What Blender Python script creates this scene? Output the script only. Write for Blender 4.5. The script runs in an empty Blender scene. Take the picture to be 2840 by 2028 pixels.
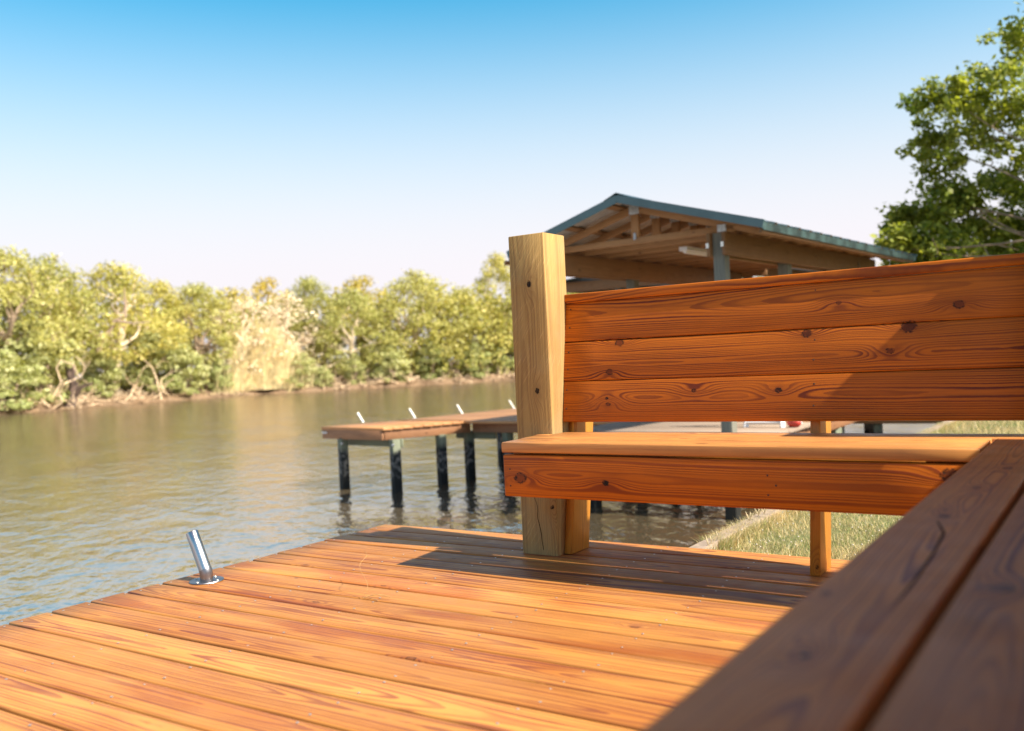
import bpy, bmesh, math, random
from mathutils import Vector, Matrix, noise as mnoise
sc = bpy.context.scene
COL = sc.collection
V = Vector
rnd = random.Random(7)

# ------------------------------------------------------------------ camera
cam = bpy.data.cameras.new('camera'); camo = bpy.data.objects.new('camera', cam); COL.objects.link(camo)
YAW, PIT, ROL = math.radians(-33.611), math.radians(-.3537), math.radians(-2.7227)
FW = V((math.sin(YAW)*math.cos(PIT), math.cos(YAW)*math.cos(PIT), math.sin(PIT)))
RT = V((math.cos(YAW), -math.sin(YAW), 0)); UP = RT.cross(FW)
RT, UP = RT*math.cos(ROL)+UP*math.sin(ROL), UP*math.cos(ROL)-RT*math.sin(ROL)
m = Matrix((RT, UP, -FW)).transposed().to_4x4(); m.translation = (0, 0, .7793)
camo.matrix_world = m
cam.sensor_width = 36; cam.lens = 2573.4/2840*36
cam.clip_start = .05; cam.clip_end = 3000
cam.dof.use_dof = True; cam.dof.focus_distance = 3.6; cam.dof.aperture_fstop = 2.3
sc.camera = camo
def ray(x, y): return FW + RT*((x-1420)/2573.4) - UP*((y-1014)/2573.4)
EYE = V((0, 0, .7793))
def onz(x, y, z):
    d = ray(x, y); return EYE + d*((z-EYE.z)/d.z)
# ------------------------------------------------------------------ light
SUN = V((1.064, .055, 1)).normalized()
EL = math.asin(SUN.z); AZ = math.atan2(SUN.x, SUN.y)
w = bpy.data.worlds.new('World'); sc.world = w; w.use_nodes = True
nt = w.node_tree; nt.nodes.clear()
sky = nt.nodes.new('ShaderNodeTexSky'); sky.sky_type = 'NISHITA'; sky.sun_disc = False
sky.sun_elevation = EL; sky.sun_rotation = AZ; sky.air_density = 1.3; sky.dust_density = 1.2; sky.ozone_density = 2.0
bg = nt.nodes.new('ShaderNodeBackground'); bg.inputs[1].default_value = .115
wo = nt.nodes.new('ShaderNodeOutputWorld')
EXPO = 1.08
hs = nt.nodes.new('ShaderNodeHueSaturation'); hs.inputs['Hue'].default_value = .478; hs.inputs['Saturation'].default_value = 1.62; hs.inputs['Value'].default_value = .84
nt.links.new(sky.outputs[0], hs.inputs['Color'])
# thick humid air low over the creek: the sky pales to a warm white towards the horizon all round
tc = nt.nodes.new('ShaderNodeTexCoord'); sx = nt.nodes.new('ShaderNodeSeparateXYZ'); nt.links.new(tc.outputs['Generated'], sx.inputs[0])
mr = nt.nodes.new('ShaderNodeMapRange'); mr.interpolation_type = 'SMOOTHSTEP'; nt.links.new(sx.outputs[2], mr.inputs[0])
mr.inputs[1].default_value = .42; mr.inputs[2].default_value = .07; mr.inputs[3].default_value = 0; mr.inputs[4].default_value = .98
k = 1/(2**EXPO*.115)
tm = nt.nodes.new('ShaderNodeMix'); tm.data_type = 'RGBA'; tm.inputs[7].default_value = (.98*k, .925*k, .98*k, 1)
nt.links.new(mr.outputs[0], tm.inputs[0]); nt.links.new(hs.outputs[0], tm.inputs[6]); m2 = nt.nodes.new('ShaderNodeMapRange'); nt.links.new(sx.outputs[2], m2.inputs[0])
m2.inputs[1].default_value = .38; m2.inputs[2].default_value = .8; m2.inputs[3].default_value = 0; m2.inputs[4].default_value = .85
tz = nt.nodes.new('ShaderNodeMix'); tz.data_type = 'RGBA'; tz.inputs[7].default_value = (.27*k, .25*k, .42*k, 1)
nt.links.new(m2.outputs[0], tz.inputs[0]); nt.links.new(tm.outputs[2], tz.inputs[6]); nt.links.new(tz.outputs[2], bg.inputs[0])
nt.links.new(bg.outputs[0], wo.inputs[0])
sl = bpy.data.lights.new('sun', 'SUN'); sl.energy = 4.8; sl.angle = math.radians(.8); sl.color = (1, .93, .82)
so = bpy.data.objects.new('sun', sl); COL.objects.link(so); so.rotation_euler = SUN.to_track_quat('Z', 'Y').to_euler()
sc.view_settings.view_transform = 'Standard'; sc.view_settings.look = 'None'
sc.view_settings.exposure = EXPO; sc.view_settings.gamma = 1

# ------------------------------------------------------------------ object helpers
def tag(o, label=None, cat=None, group=None, kind=None):
    if label: o['label'] = label
    if cat: o['category'] = cat
    if group: o['group'] = group
    if kind: o['kind'] = kind
    return o
def empty(name, loc, label, cat, group=None):
    o = bpy.data.objects.new(name, None); COL.objects.link(o); o.location = loc; o.empty_display_size = .1
    return tag(o, label, cat, group)
def link(name, me, parent=None):
    o = bpy.data.objects.new(name, me); COL.objects.link(o)
    if parent:
        o.parent = parent
        p = parent; off = V((0, 0, 0))
        while p: off += p.location; p = p.parent
        o.location = -off          # meshes are written in world coordinates
    return o
def copy_tree(o, parent=None):
    c = o.copy(); COL.objects.link(c); c.parent = parent
    for ch in list(o.children): copy_tree(ch, c)
    return c

# ------------------------------------------------------------------ node helper
class N:
    def __init__(s, name):
        s.m = bpy.data.materials.new(name); s.m.use_nodes = True; s.t = s.m.node_tree; s.t.nodes.clear()
        s.out = s.t.nodes.new('ShaderNodeOutputMaterial'); s.b = s.t.nodes.new('ShaderNodeBsdfPrincipled')
        s.t.links.new(s.b.outputs[0], s.out.inputs[0])
    def n(s, ty, **k):
        x = s.t.nodes.new('ShaderNode'+ty)
        for a, b in k.items(): setattr(x, a, b)
        return x
    def set(s, sock, v):
        if v is None: return
        if isinstance(v, bpy.types.NodeSocket): s.t.links.new(v, sock)
        elif isinstance(v, (tuple, list)) and sock.type == 'RGBA' and len(v) == 3: sock.default_value = (*v, 1)
        else: sock.default_value = v
    def mt(s, op, a, b=None, c=None, clamp=False):
        x = s.n('Math', operation=op, use_clamp=clamp)
        for i, v in enumerate((a, b, c)): s.set(x.inputs[i], v)
        return x.outputs[0]
    def vm(s, op, a, b=None):
        x = s.n('VectorMath', operation=op); s.set(x.inputs[0], a); s.set(x.inputs[1], b)
        return x.outputs['Value'] if op in ('LENGTH', 'DOT_PRODUCT') else x.outputs[0]
    def noise(s, vec, scale, detail=2, rough=.5, out='Fac', dist=0):
        x = s.n('TexNoise'); s.set(x.inputs['Vector'], vec); s.set(x.inputs['Scale'], scale)
        x.inputs['Detail'].default_value = detail; x.inputs['Roughness'].default_value = rough; x.inputs['Distortion'].default_value = dist
        return x.outputs[out]
    def xyz(s, x, y, z):
        c = s.n('CombineXYZ')
        for i, v in enumerate((x, y, z)): s.set(c.inputs[i], v)
        return c.outputs[0]
    def sep(s, v):
        c = s.n('SeparateXYZ'); s.set(c.inputs[0], v); return c.outputs
    def ss(s, v, a, b, lo=0., hi=1.):
        x = s.n('MapRange', interpolation_type='SMOOTHSTEP'); s.set(x.inputs[0], v)
        for i, q in enumerate((a, b, lo, hi)): s.set(x.inputs[i+1], q)
        return x.outputs[0]
    def mix(s, f, a, b, blend='MIX'):
        x = s.n('Mix', data_type='RGBA', blend_type=blend); s.set(x.inputs[0], f); s.set(x.inputs[6], a); s.set(x.inputs[7], b)
        return x.outputs[2]
    def attr(s, name):
        return s.n('Attribute', attribute_name=name).outputs['Vector']
    def geo(s): return s.n('NewGeometry').outputs['Position']
    def bump(s, h, strength=.3, dist=.001):
        x = s.n('Bump'); s.set(x.inputs['Height'], h); x.inputs['Strength'].default_value = strength; x.inputs['Distance'].default_value = dist
        s.t.links.new(x.outputs[0], s.b.inputs['Normal'])
    def fin(s, color=None, rough=None, metal=None, spec=None):
        s.set(s.b.inputs['Base Color'], color); s.set(s.b.inputs['Roughness'], rough); s.set(s.b.inputs['Metallic'], metal)
        s.set(s.b.inputs['Specular IOR Level'], spec)
        return s.m

# wood: growth rings cut by every board; 'bc' = place in the log, 'bs' = (across the board, seed, tint), 'wp' = place
def wood(name, early, late, ring=.006, lat=.85, rough=.42, spec=.45, knots=(), kscale=(.05, .02), S=(1, 1, 1), auto=.0, saw=0., tintv=.25,
         hue2=None, drift=1., streak=.3, weather=None, bumps=.35, coat=0.):
    g = N(name)
    bc = g.attr('bc'); bs = g.attr('bs'); wp = g.attr('wp')
    u, v, ww = g.sep(bc)[:3]; vr, seed, tint = g.sep(bs)[:3]
    s7 = g.mt('MULTIPLY', seed, 7.3)
    # slow drift of the pith along the board
    lo = g.noise(g.xyz(g.mt('MULTIPLY', u, .85), s7, 0), 1.0, 1, .5)
    lo2 = g.noise(g.xyz(g.mt('MULTIPLY', u, .7), s7, 5.5), 1.0, 1)
    w2 = g.mt('ADD', ww, g.mt('MULTIPLY', g.mt('SUBTRACT', lo, .5), .12*drift))
    v2 = g.mt('ADD', v, g.mt('MULTIPLY', g.mt('SUBTRACT', lo2, .5), .05))
    r = g.mt('SQRT', g.mt('ADD', g.mt('MULTIPLY', v2, v2), g.mt('MULTIPLY', w2, w2)))
    wob = g.noise(g.xyz(g.mt('MULTIPLY', u, 4.), g.mt('MULTIPLY', vr, 16.), s7), 1.0, 4, .62)
    r = g.mt('ADD', r, g.mt('MULTIPLY', g.mt('SUBTRACT', wob, .5), .0075*max(.45, drift)))
    core = None; rim = None; halo = None; hole = None
    def addknot(dn, kd, strength, hl=0.):
        # dn: normalised wide distance, kd: normalised core distance
        nonlocal r, core, rim, halo, hole
        gs = g.mt('POWER', 2.718, g.mt('MULTIPLY', g.mt('MULTIPLY', dn, dn), -1.))
        gs = g.mt('MULTIPLY', gs, strength)
        r = g.mt('ADD', r, g.mt('MULTIPLY', gs, .026))
        c = g.mt('MULTIPLY', g.ss(kd, 1.12, .86), strength)
        rr = g.mt('MULTIPLY', g.mt('MULTIPLY', g.ss(kd, 1.45, 1.08), g.ss(kd, .72, 1.0)), strength)
        core = c if core is None else g.mt('MAXIMUM', core, c)
        if hl: hole = g.mt('MULTIPLY', c, hl) if hole is None else g.mt('MAXIMUM', hole, g.mt('MULTIPLY', c, hl))
        rim = rr if rim is None else g.mt('MAXIMUM', rim, rr)
        halo = gs if halo is None else g.mt('MAXIMUM', halo, gs)
    ridge = g.noise(wp, 60, 2)
    for k in knots:
        d = g.vm('SUBTRACT', wp, tuple(k[:3])); kr = k[3]
        sv = tuple(1/(kscale[0] if i == S.index(max(S)) else kscale[1]) for i in range(3))
        dn = g.vm('LENGTH', g.vm('MULTIPLY', d, sv))
        kd = g.vm('LENGTH', g.vm('MULTIPLY', d, tuple(1/(kr*(1.35 if i == S.index(max(S)) else 1)) for i in range(3))))
        kd = g.mt('ADD', kd, g.mt('MULTIPLY', g.mt('SUBTRACT', ridge, .5), .7))
        addknot(dn, kd, 1., k[4] if len(k) > 4 else 0.)
    if auto:
        fr = 1.15
        x = g.n('TexVoronoi', voronoi_dimensions='1D', feature='F1'); g.set(x.inputs['W'], g.mt('ADD', g.mt('MULTIPLY', u, fr), g.mt('MULTIPLY', seed, 51.)))
        x.inputs['Scale'].default_value = 1
        cr, cg, cb = g.sep(x.outputs['Color'])[:3]
        du = g.mt('DIVIDE', x.outputs['Distance'], fr)
        dv = g.mt('SUBTRACT', vr, g.mt('MULTIPLY', g.mt('SUBTRACT', cr, .5), .13))
        on = g.mt('LESS_THAN', cg, auto)
        a = g.mt('DIVIDE', du, .055); b = g.mt('DIVIDE', dv, .016)
        dn = g.mt('SQRT', g.mt('ADD', g.mt('MULTIPLY', a, a), g.mt('MULTIPLY', b, b)))
        sz = g.mt('ADD', .0035, g.mt('MULTIPLY', cb, .008))
        a = g.mt('DIVIDE', du, g.mt('MULTIPLY', sz, 1.7)); b = g.mt('DIVIDE', dv, sz)
        kd = g.mt('SQRT', g.mt('ADD', g.mt('MULTIPLY', a, a), g.mt('MULTIPLY', b, b)))
        kd = g.mt('ADD', kd, g.mt('MULTIPLY', g.mt('SUBTRACT', ridge, .5), .8))
        addknot(dn, kd, on)
    rs = g.mt('ADD', g.mt('DIVIDE', r, ring), g.mt('MULTIPLY', g.noise(g.xyz(g.mt('MULTIPLY', r, 45), s7, 0), 1.0, 1), 2.2))
    t = g.mt('FRACT', rs)
    idn = g.noise(g.xyz(g.mt('FLOOR', rs), s7, 3.3), 1.7, 0)
    dark = g.mt('MULTIPLY', g.ss(t, .32, .78), g.ss(t, 1.0, .93))
    dark = g.mt('MULTIPLY', dark, g.ss(idn, .25, .62, .4, 1.))
    patch = g.noise(g.xyz(g.mt('MULTIPLY', u, 2.), g.mt('MULTIPLY', vr, 9.), g.mt('ADD', s7, 9.)), 1.0, 2)
    dark = g.mt('MULTIPLY', dark, g.ss(patch, .3, .65, .45, 1.))
    fib = g.noise(g.xyz(g.mt('MULTIPLY', u, 5.), g.mt('MULTIPLY', v, 420.), g.mt('MULTIPLY', ww, 420.)), 1.0, 2)
    col = g.mix(g.mt('MULTIPLY', dark, lat), early, late)
    col = g.mix(g.ss(fib, .3, .7, 0., .22), col, late)
    stv = g.noise(g.xyz(g.mt('MULTIPLY', u, 1.7), g.mt('ADD', g.mt('MULTIPLY', v2, 75.), g.mt('MULTIPLY', w2, 60.)), s7), 1.0, 3, .6)
    chb = g.ss(g.mt('FRACT', g.mt('MULTIPLY', seed, 9.7)), .35, .95, .45, 1.5)
    col = g.mix(g.mt('MULTIPLY', g.ss(stv, .50, .66, 0., streak), chb), col, tuple(.55*a+.45*b*.6 for a, b in zip(late, early)))
    blo = g.noise(wp, 5., 4, .65)
    col = g.mix(g.ss(blo, .45, .75, 0., .22), col, tuple(.5*c for c in early))
    if hue2: col = g.mix(g.mt('MULTIPLY', g.ss(patch, .42, .66, 0., .8), g.ss(g.mt('FRACT', g.mt('MULTIPLY', seed, 23.3)), .3, .9, .3, 1.)), col, g.mix(g.mt('MULTIPLY', dark, lat), hue2, late))
    tv = g.mt('ADD', 1., g.mt('MULTIPLY', g.mt('SUBTRACT', tint, .5), tintv*2))
    col = g.mix(1., col, g.xyz(tv, g.mt('POWER', tv, 1.25), g.mt('POWER', tv, 1.4)), 'MULTIPLY')
    if weather:
        bl = g.noise(wp, 3.1, 4, .6)
        col = g.mix(g.ss(bl, .42, .68, 0., weather[1]), col, weather[0])
    if halo is not None:
        cring = g.mt('FRACT', g.mt('MULTIPLY', ridge, 9.))
        kc = g.mix(g.mt('MULTIPLY', cring, .5), tuple(.62*a+.16*b for a, b in zip(late, early)), tuple(c*.45 for c in late))
        col = g.mix(g.mt('MULTIPLY', halo, .30), col, late)
        col = g.mix(g.mt('MULTIPLY', core, .85), col, kc)
        if hole is not None: col = g.mix(g.mt('MULTIPLY', hole, g.ss(ridge, .3, .5)), col, (.010, .006, .004))
        col = g.mix(g.mt('MULTIPLY', rim, g.ss(g.noise(wp, 130, 2), .40, .60, .15, .9)), col, (.018, .009, .004))
    h = g.mt('ADD', g.mt('MULTIPLY', dark, .8), g.mt('MULTIPLY', fib, .5))
    if saw:
        wx, wy, wz = g.sep(wp)[:3]
        q = g.xyz(g.mt('MULTIPLY', g.mt('SUBTRACT', g.mt('ADD', wx, wy), g.mt('MULTIPLY', wz, .62)), 150.),
                  g.mt('MULTIPLY', g.mt('ADD', wz, wx), 6.), 0)
        sw = g.noise(q, 1.0, 2, .6)
        sm = g.ss(g.noise(wp, 7., 2), .35, .65)
        col = g.mix(g.mt('MULTIPLY', g.mt('MULTIPLY', g.ss(sw, .55, .75), sm), .4*saw), col, tuple(min(1, c*1.7+.05) for c in early))
        h = g.mt('ADD', g.mt('MULTIPLY', h, .5), g.mt('MULTIPLY', sw, 1.8*saw))
    rg = g.mt('ADD', rough, g.mt('MULTIPLY', g.mt('SUBTRACT', g.noise(wp, 14, 3), .5), .3))
    g.bump(h, bumps, .0012)
    if coat:
        g.b.inputs['Coat Weight'].default_value = coat; g.b.inputs['Coat Roughness'].default_value = .25
    return g.fin(col, rg, 0., spec)

# ------------------------------------------------------------------ lumber: boards collected into one mesh per part
class Lum:
    def __init__(s): s.v = []; s.f = []; s.bc = []; s.bs = []; s.mi = []; s.sm = []
    def board(s, o, ux, vx, L, W, T, r=.003, segs=1, seed=None, d=None, v0=None, bow=0., tint=None, endcut=(0., 0.), twist=0., wav=0.):
        """o: centre of the start end; ux along, vx across, thickness along ux x vx (the face is +w)"""
        o = V(o); ux = V(ux).normalized(); vx = V(vx).normalized(); wx = ux.cross(vx)
        seed = rnd.random() if seed is None else seed; tint = rnd.random() if tint is None else tint
        d = rnd.uniform(.012, .05) if d is None else d; v0 = rnd.uniform(-.035, .035) if v0 is None else v0
        hw, ht = W/2, T/2; prof = []
        for (cx, cy, a0) in ((hw-r, ht-r, 0), (-hw+r, ht-r, 90), (-hw+r, -ht+r, 180), (hw-r, -ht+r, 270)):
            for k in range(3):
                a = math.radians(a0+45*k); prof.append((cx+r*math.cos(a), cy+r*math.sin(a)))
        n = len(prof); b0 = len(s.v)
        us = [0, min(.003, L*.1)]+[L*i/segs for i in range(1, segs)]+[L-min(.003, L*.1), L]
        for j, uu in enumerate(us):
            sh = 0.0022 if j in (0, len(us)-1) else 0
            t = uu/L; off = bow*4*t*(1-t)+wav*(mnoise.noise(V((uu*1.3, seed*40, 0)))); lat = wav*mnoise.noise(V((uu*.9, seed*40, 7)))
            for (pv, pw) in prof:
                pv2 = pv-math.copysign(sh, pv); pw2 = pw-math.copysign(sh, pw)
                ec = (endcut[0]*pv/hw if j <= 1 else endcut[1]*pv/hw if j >= len(us)-2 else 0)
                s.v.append(o+ux*(uu+ec)+vx*(pv2+lat)+wx*(pw2+off+twist*pv2*t))
                s.bc.append((uu+seed*13, pv-v0, pw-ht+d)); s.bs.append((pv, seed, tint))
        m_ = len(us)
        for j in range(m_-1):
            for i in range(n):
                i2 = (i+1) % n
                s.f.append((b0+j*n+i, b0+j*n+i2, b0+(j+1)*n+i2, b0+(j+1)*n+i)); s.sm.append(True)
        s.f.append(tuple(b0+i for i in reversed(range(n)))); s.f.append(tuple(b0+(m_-1)*n+i for i in range(n))); s.sm += [False, False]
        s.mi += [0]*(len(s.f)-len(s.mi))
    def raw(s, vs, fs, mi=0, seed=0., smooth=False):
        b = len(s.v)
        for p in vs: s.v.append(V(p)); s.bc.append(tuple(p)); s.bs.append((0, seed, .5))
        for f in fs: s.f.append(tuple(b+i for i in f)); s.sm.append(smooth)
        s.mi += [mi]*(len(s.f)-len(s.mi))
    def build(s, name, mats, parent=None):
        me = bpy.data.meshes.new(name); me.from_pydata([tuple(p) for p in s.v], [], s.f)
        a = me.attributes.new('bc', 'FLOAT_VECTOR', 'POINT'); a.data.foreach_set('vector', [c for p in s.bc for c in p])
        a = me.attributes.new('bs', 'FLOAT_VECTOR', 'POINT'); a.data.foreach_set('vector', [c for p in s.bs for c in p])
        a = me.attributes.new('wp', 'FLOAT_VECTOR', 'POINT'); a.data.foreach_set('vector', [c for p in s.v for c in p])
        for mm in (mats if isinstance(mats, (list, tuple)) else [mats]): me.materials.append(mm)
        me.polygons.foreach_set('material_index', s.mi); me.polygons.foreach_set('use_smooth', s.sm)
        me.set_sharp_from_angle(angle=math.radians(50)) if hasattr(me, 'set_sharp_from_angle') else None
        me.update(); return link(name, me, parent)
X, Y, Z = V((1, 0, 0)), V((0, 1, 0)), V((0, 0, 1))
def screwhead(L, p, nrm, r=.0042, mi=1):
    nrm = V(nrm).normalized(); a = nrm.orthogonal().normalized(); b = nrm.cross(a); vs = []; n = 8
    for rr, h in ((r, 0.0002), (r*.72, .0011)):
        for i in range(n): t = 2*math.pi*i/n; vs.append(V(p)+a*rr*math.cos(t)+b*rr*math.sin(t)+nrm*h)
    fs = [(i, (i+1) % n, n+(i+1) % n, n+i) for i in range(n)]+[tuple(range(n, 2*n))]
    L.raw(vs, fs, mi)
def simple(name, color, rough=.5, metal=0., nsc=0, namt=0., spec=.5, bump=0.):
    g = N(name); c = color
    if nsc:
        f = g.noise(g.geo(), nsc, 4, .6)
        c = g.mix(g.ss(f, .3, .7), tuple(k*(1-namt) for k in color), tuple(min(1, k*(1+namt)) for k in color))
        if bump: g.bump(f, bump, .01)
    return g.fin(c, rough, metal, spec)
def tubemesh(path, rad, n=8, cap=True):
    vs = []; fs = []; path = [V(p) for p in path]; a = None
    for i, p in enumerate(path):
        d = (path[min(i+1, len(path)-1)]-path[max(i-1, 0)]).normalized()
        a = d.orthogonal().normalized() if a is None else (a-d*a.dot(d)).normalized()
        b = d.cross(a); r = rad[i] if isinstance(rad, (list, tuple)) else rad
        for k in range(n): t = 2*math.pi*k/n; vs.append(p+a*r*math.cos(t)+b*r*math.sin(t))
    for i in range(len(path)-1):
        for k in range(n): k2 = (k+1) % n; fs.append((i*n+k, i*n+k2, (i+1)*n+k2, (i+1)*n+k))
    if cap: fs.append(tuple(reversed(range(n)))); fs.append(tuple((len(path)-1)*n+k for k in range(n)))
    return vs, fs
def mk(name, vs, fs, mats, parent=None, smooth=True, mi=None):
    me = bpy.data.meshes.new(name); me.from_pydata([tuple(p) for p in vs], [], fs)
    for mm in (mats if isinstance(mats, (list, tuple)) else [mats]): me.materials.append(mm)
    me.polygons.foreach_set('use_smooth', [smooth]*len(fs))
    if mi: me.polygons.foreach_set('material_index', mi)
    if smooth: me.set_sharp_from_angle(angle=math.radians(50))
    me.update(); return link(name, me, parent)
def boxv(c, ux, vx, wx, a, b, d):
    c = V(c); vs = [c+ux*(a*i)+vx*(b*j)+wx*(d*k) for k in (-.5, .5) for j in (-.5, .5) for i in (-.5, .5)]
    return vs, [(0, 2, 3, 1), (4, 5, 7, 6), (0, 1, 5, 4), (2, 6, 7, 3), (0, 4, 6, 2), (1, 3, 7, 5)]

# ------------------------------------------------------------------ materials
EARLY, LATE = (.60, .235, .058), (.24, .062, .020)
M = {}
M['deck'] = wood('stained_decking', (.58, .250, .054), (.22, .060, .026), lat=1., auto=.17, rough=.5, spec=.25, hue2=(.38, .105, .018), tintv=.26, ring=.0098, streak=.42)
M['seatA'] = wood('sunlit_seat_wood', (.66, .29, .075), (.24, .07, .03), auto=.35, lat=.95, rough=.45, spec=.3, tintv=.1, streak=.5)  # paler copy of the seat stain, sunlight put into its colour
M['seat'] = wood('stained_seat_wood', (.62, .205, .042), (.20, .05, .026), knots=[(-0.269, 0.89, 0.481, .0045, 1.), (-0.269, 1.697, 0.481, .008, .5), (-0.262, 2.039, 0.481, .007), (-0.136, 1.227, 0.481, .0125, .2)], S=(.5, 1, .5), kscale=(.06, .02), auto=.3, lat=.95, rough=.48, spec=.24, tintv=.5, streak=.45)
M['bench'] = wood('stained_backrest_wood', (.60, .158, .009), (.115, .018, .009), ring=.0072, lat=.97, rough=.5, spec=.2, streak=.4, tintv=.10,
                  knots=[(-1.694, 3.203, .612, .0045, 1.), (-1.688, 3.202, .588, .007), (-1.334, 3.206, .635, .0058, 1.), (-1.022, 3.205, .630, .0085, .8), (-1.686, 3.218, .714, .010), (-.923, 3.234, .822, .012, .5),
                         (-.594, 3.234, .826, .016, .3), (-.652, 3.224, .750, .009), (-1.646, 3.234, .826, .012), (-.814, 3.25, .920, .006), (-.443, 3.245, .887, .011)], kscale=(.075, .024))
M['apron'] = wood('stained_apron_wood', (.60, .152, .006), (.20, .035, .007), ring=.0095, lat=.9, rough=.5, spec=.2, streak=.3, tintv=.04,
                  knots=[(-1.832, 2.775, .354, .0160), (-1.487, 2.775, .348, .0085, 1.), (-.416, 2.775, .404, .017, .6), (-1.85, 2.775, .356, .004, 1.)], kscale=(.085, .026))
M['leg'] = wood('stained_leg_wood', (.60, .25, .030), (.26, .07, .015), ring=.006, lat=.7, S=(.5, .5, 1), knots=[(-1.872, 3.16, .245, .006), (-.903, 3.155, .032, .006)], kscale=(.05, .02), tintv=.05)
M['post'] = wood('rough_sawn_pine', (.46, .285, .095), (.24, .125, .045), ring=.0085, drift=.25, lat=.7, rough=.8, spec=.2, S=(.5, .5, 1),
                 knots=[(-1.968, 3.109, 1.076, .0085, 1.), (-1.952, 3.109, .651, .0085, .9), (-1.906, 3.109, .193, .005, 1.), (-1.912, 3.109, .190, .004, 1.)], kscale=(.06, .026), saw=1., tintv=.03,
                 weather=((.30, .27, .15), .35), bumps=.9)
M['grey'] = wood('grey_decking', (.36, .27, .20), (.24, .17, .12), lat=.6, rough=.75, spec=.25, tintv=.2, auto=.3)  # greyer planks for the dock by the boathouse and the walkway
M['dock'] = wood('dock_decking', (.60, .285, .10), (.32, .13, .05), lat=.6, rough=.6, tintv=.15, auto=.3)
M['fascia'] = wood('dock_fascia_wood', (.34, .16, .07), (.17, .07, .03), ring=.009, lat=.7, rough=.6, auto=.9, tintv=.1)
M['beam'] = wood('boathouse_timber', (.27, .135, .052), (.13, .06, .02), ring=.011, lat=.7, rough=.65, auto=.8, tintv=.15)  # same wood as the trusses, darkened to stand for shade under the roof
M['truss'] = wood('truss_timber', (.36, .18, .068), (.24, .11, .04), ring=.011, lat=.7, rough=.65, auto=.8, tintv=.15)  # lighter copy of the beam wood, light on the gable put into colour
M['galv'] = simple('galvanised_steel', (.62, .64, .66), .38, .9, 60, .2)
M['screwd'] = simple('bronze_screw', (.10, .05, .03), .45, .6)
M['screw'] = simple('screw_steel', (.80, .74, .62), .35, .8)
M['teal'] = simple('teal_painted_metal', (.082, .142, .145), .45, 0., 3, .15)
M['eave'] = simple('eave_trim_paint', (.03, .055, .052), .45, 0., 4, .6)
M['roofin'] = simple('roof_panel_underside', (.42, .38, .34), .5, .3, 5, .2)
M['rooftop'] = simple('roof_panel_green', (.022, .050, .050), .4, 0., 3, .2)
M['white'] = simple('white_plastic', (.78, .78, .78), .5)
M['redp'] = simple('red_plastic', (.55, .05, .03), .5)

# treated pile: green-grey above, dark wet band near the water
def pilemat(name, zw, top):
    g = N(name); p = g.attr('wp'); x, y, z = g.sep(p)[:3]
    bc = g.attr('bc'); a, b, c = g.sep(bc)[:3]
    gr = g.noise(g.xyz(g.mt('MULTIPLY', a, 4.), g.mt('MULTIPLY', b, 90.), g.mt('MULTIPLY', c, 90.)), 1., 3)
    col = g.mix(g.ss(gr, .3, .7), tuple(k*.7 for k in top), top)
    n = g.noise(p, 9, 3)
    h = g.mt('ADD', z, g.mt('MULTIPLY', g.mt('SUBTRACT', n, .5), .18))
    band = g.mix(g.ss(g.noise(p, 14, 3, .6), .45, .62), (.012, .014, .012), (.16, .15, .13))
    col = g.mix(g.ss(h, zw+.62, zw+.50), col, band)
    col = g.mix(g.ss(h, zw+.26, zw+.14), col, (.010, .011, .009))
    g.bump(gr, .5, .002)
    return g.fin(col, .7, 0., .3)
ZW = -.99
M['pile'] = pilemat('treated_pile', ZW, (.20, .215, .14))

# water
def watermat():
    g = N('creek_water'); p = g.geo()
    x, y, z = g.sep(p)[:3]
    q = g.xyz(g.mt('ADD', g.mt('MULTIPLY', x, .82), g.mt('MULTIPLY', y, -.57)), g.mt('ADD', g.mt('MULTIPLY', x, .57), g.mt('MULTIPLY', y, .82)), 0)
    qa = g.vm('MULTIPLY', q, (1., 1.5, 1.))
    n1 = g.noise(qa, 2.1, 2, .5, dist=.4); n2 = g.noise(qa, 7.5, 2, .5, dist=.3); n3 = g.noise(qa, .35, 2); n4 = g.noise(qa, 19., 1)
    h = g.mt('ADD', g.mt('ADD', g.mt('MULTIPLY', n1, .034), g.mt('MULTIPLY', n2, .0105)), g.mt('MULTIPLY', n4, .0016))
    calm = g.ss(n3, .35, .6, .55, 1.0)
    b = g.n('Bump'); g.set(b.inputs['Height'], g.mt('MULTIPLY', h, calm)); b.inputs['Strength'].default_value = 1.; b.inputs['Distance'].default_value = 1.
    g.t.links.new(b.outputs[0], g.b.inputs['Normal'])
    col = g.mix(g.ss(g.noise(p, .08, 2), .3, .7), (.095, .072, .038), (.120, .092, .055))
    g.b.inputs['IOR'].default_value = 8.; g.b.inputs['Specular Tint'].default_value = (1., .93, .87, 1)
    return g.fin(col, .10, 0., .5)
M['water'] = watermat()

# ------------------------------------------------------------------ setting: water, land
def sheet(name, pts, z, mat, label=None):
    me = bpy.data.meshes.new(name); me.from_pydata([(a, b, z) for a, b in pts], [], [tuple(range(len(pts)))]); me.materials.append(mat)
    o = link(name, me); return tag(o, kind='structure')
sheet('water', [(-400, -400), (400, -400), (400, 400), (-400, 400)], ZW, M['water'])
def landmat(name, a, b, c, s1=.6, s2=14):
    g = N(name); p = g.geo(); n = g.noise(p, s1, 4, .6); n2 = g.noise(p, s2, 3, .6)
    col = g.mix(g.ss(n, .4, .62), a, b); col = g.mix(g.ss(n2, .35, .7, 0., .6), col, c)
    g.bump(n2, .6, .03); return g.fin(col, .95, 0., .1)
M['lawn'] = landmat('lawn_soil', (.13, .15, .05), (.30, .23, .11), (.18, .16, .07), .9, 30)
M['mud'] = landmat('bank_mud', (.22, .14, .08), (.10, .06, .035), (.34, .24, .15), .5, 3)
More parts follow.
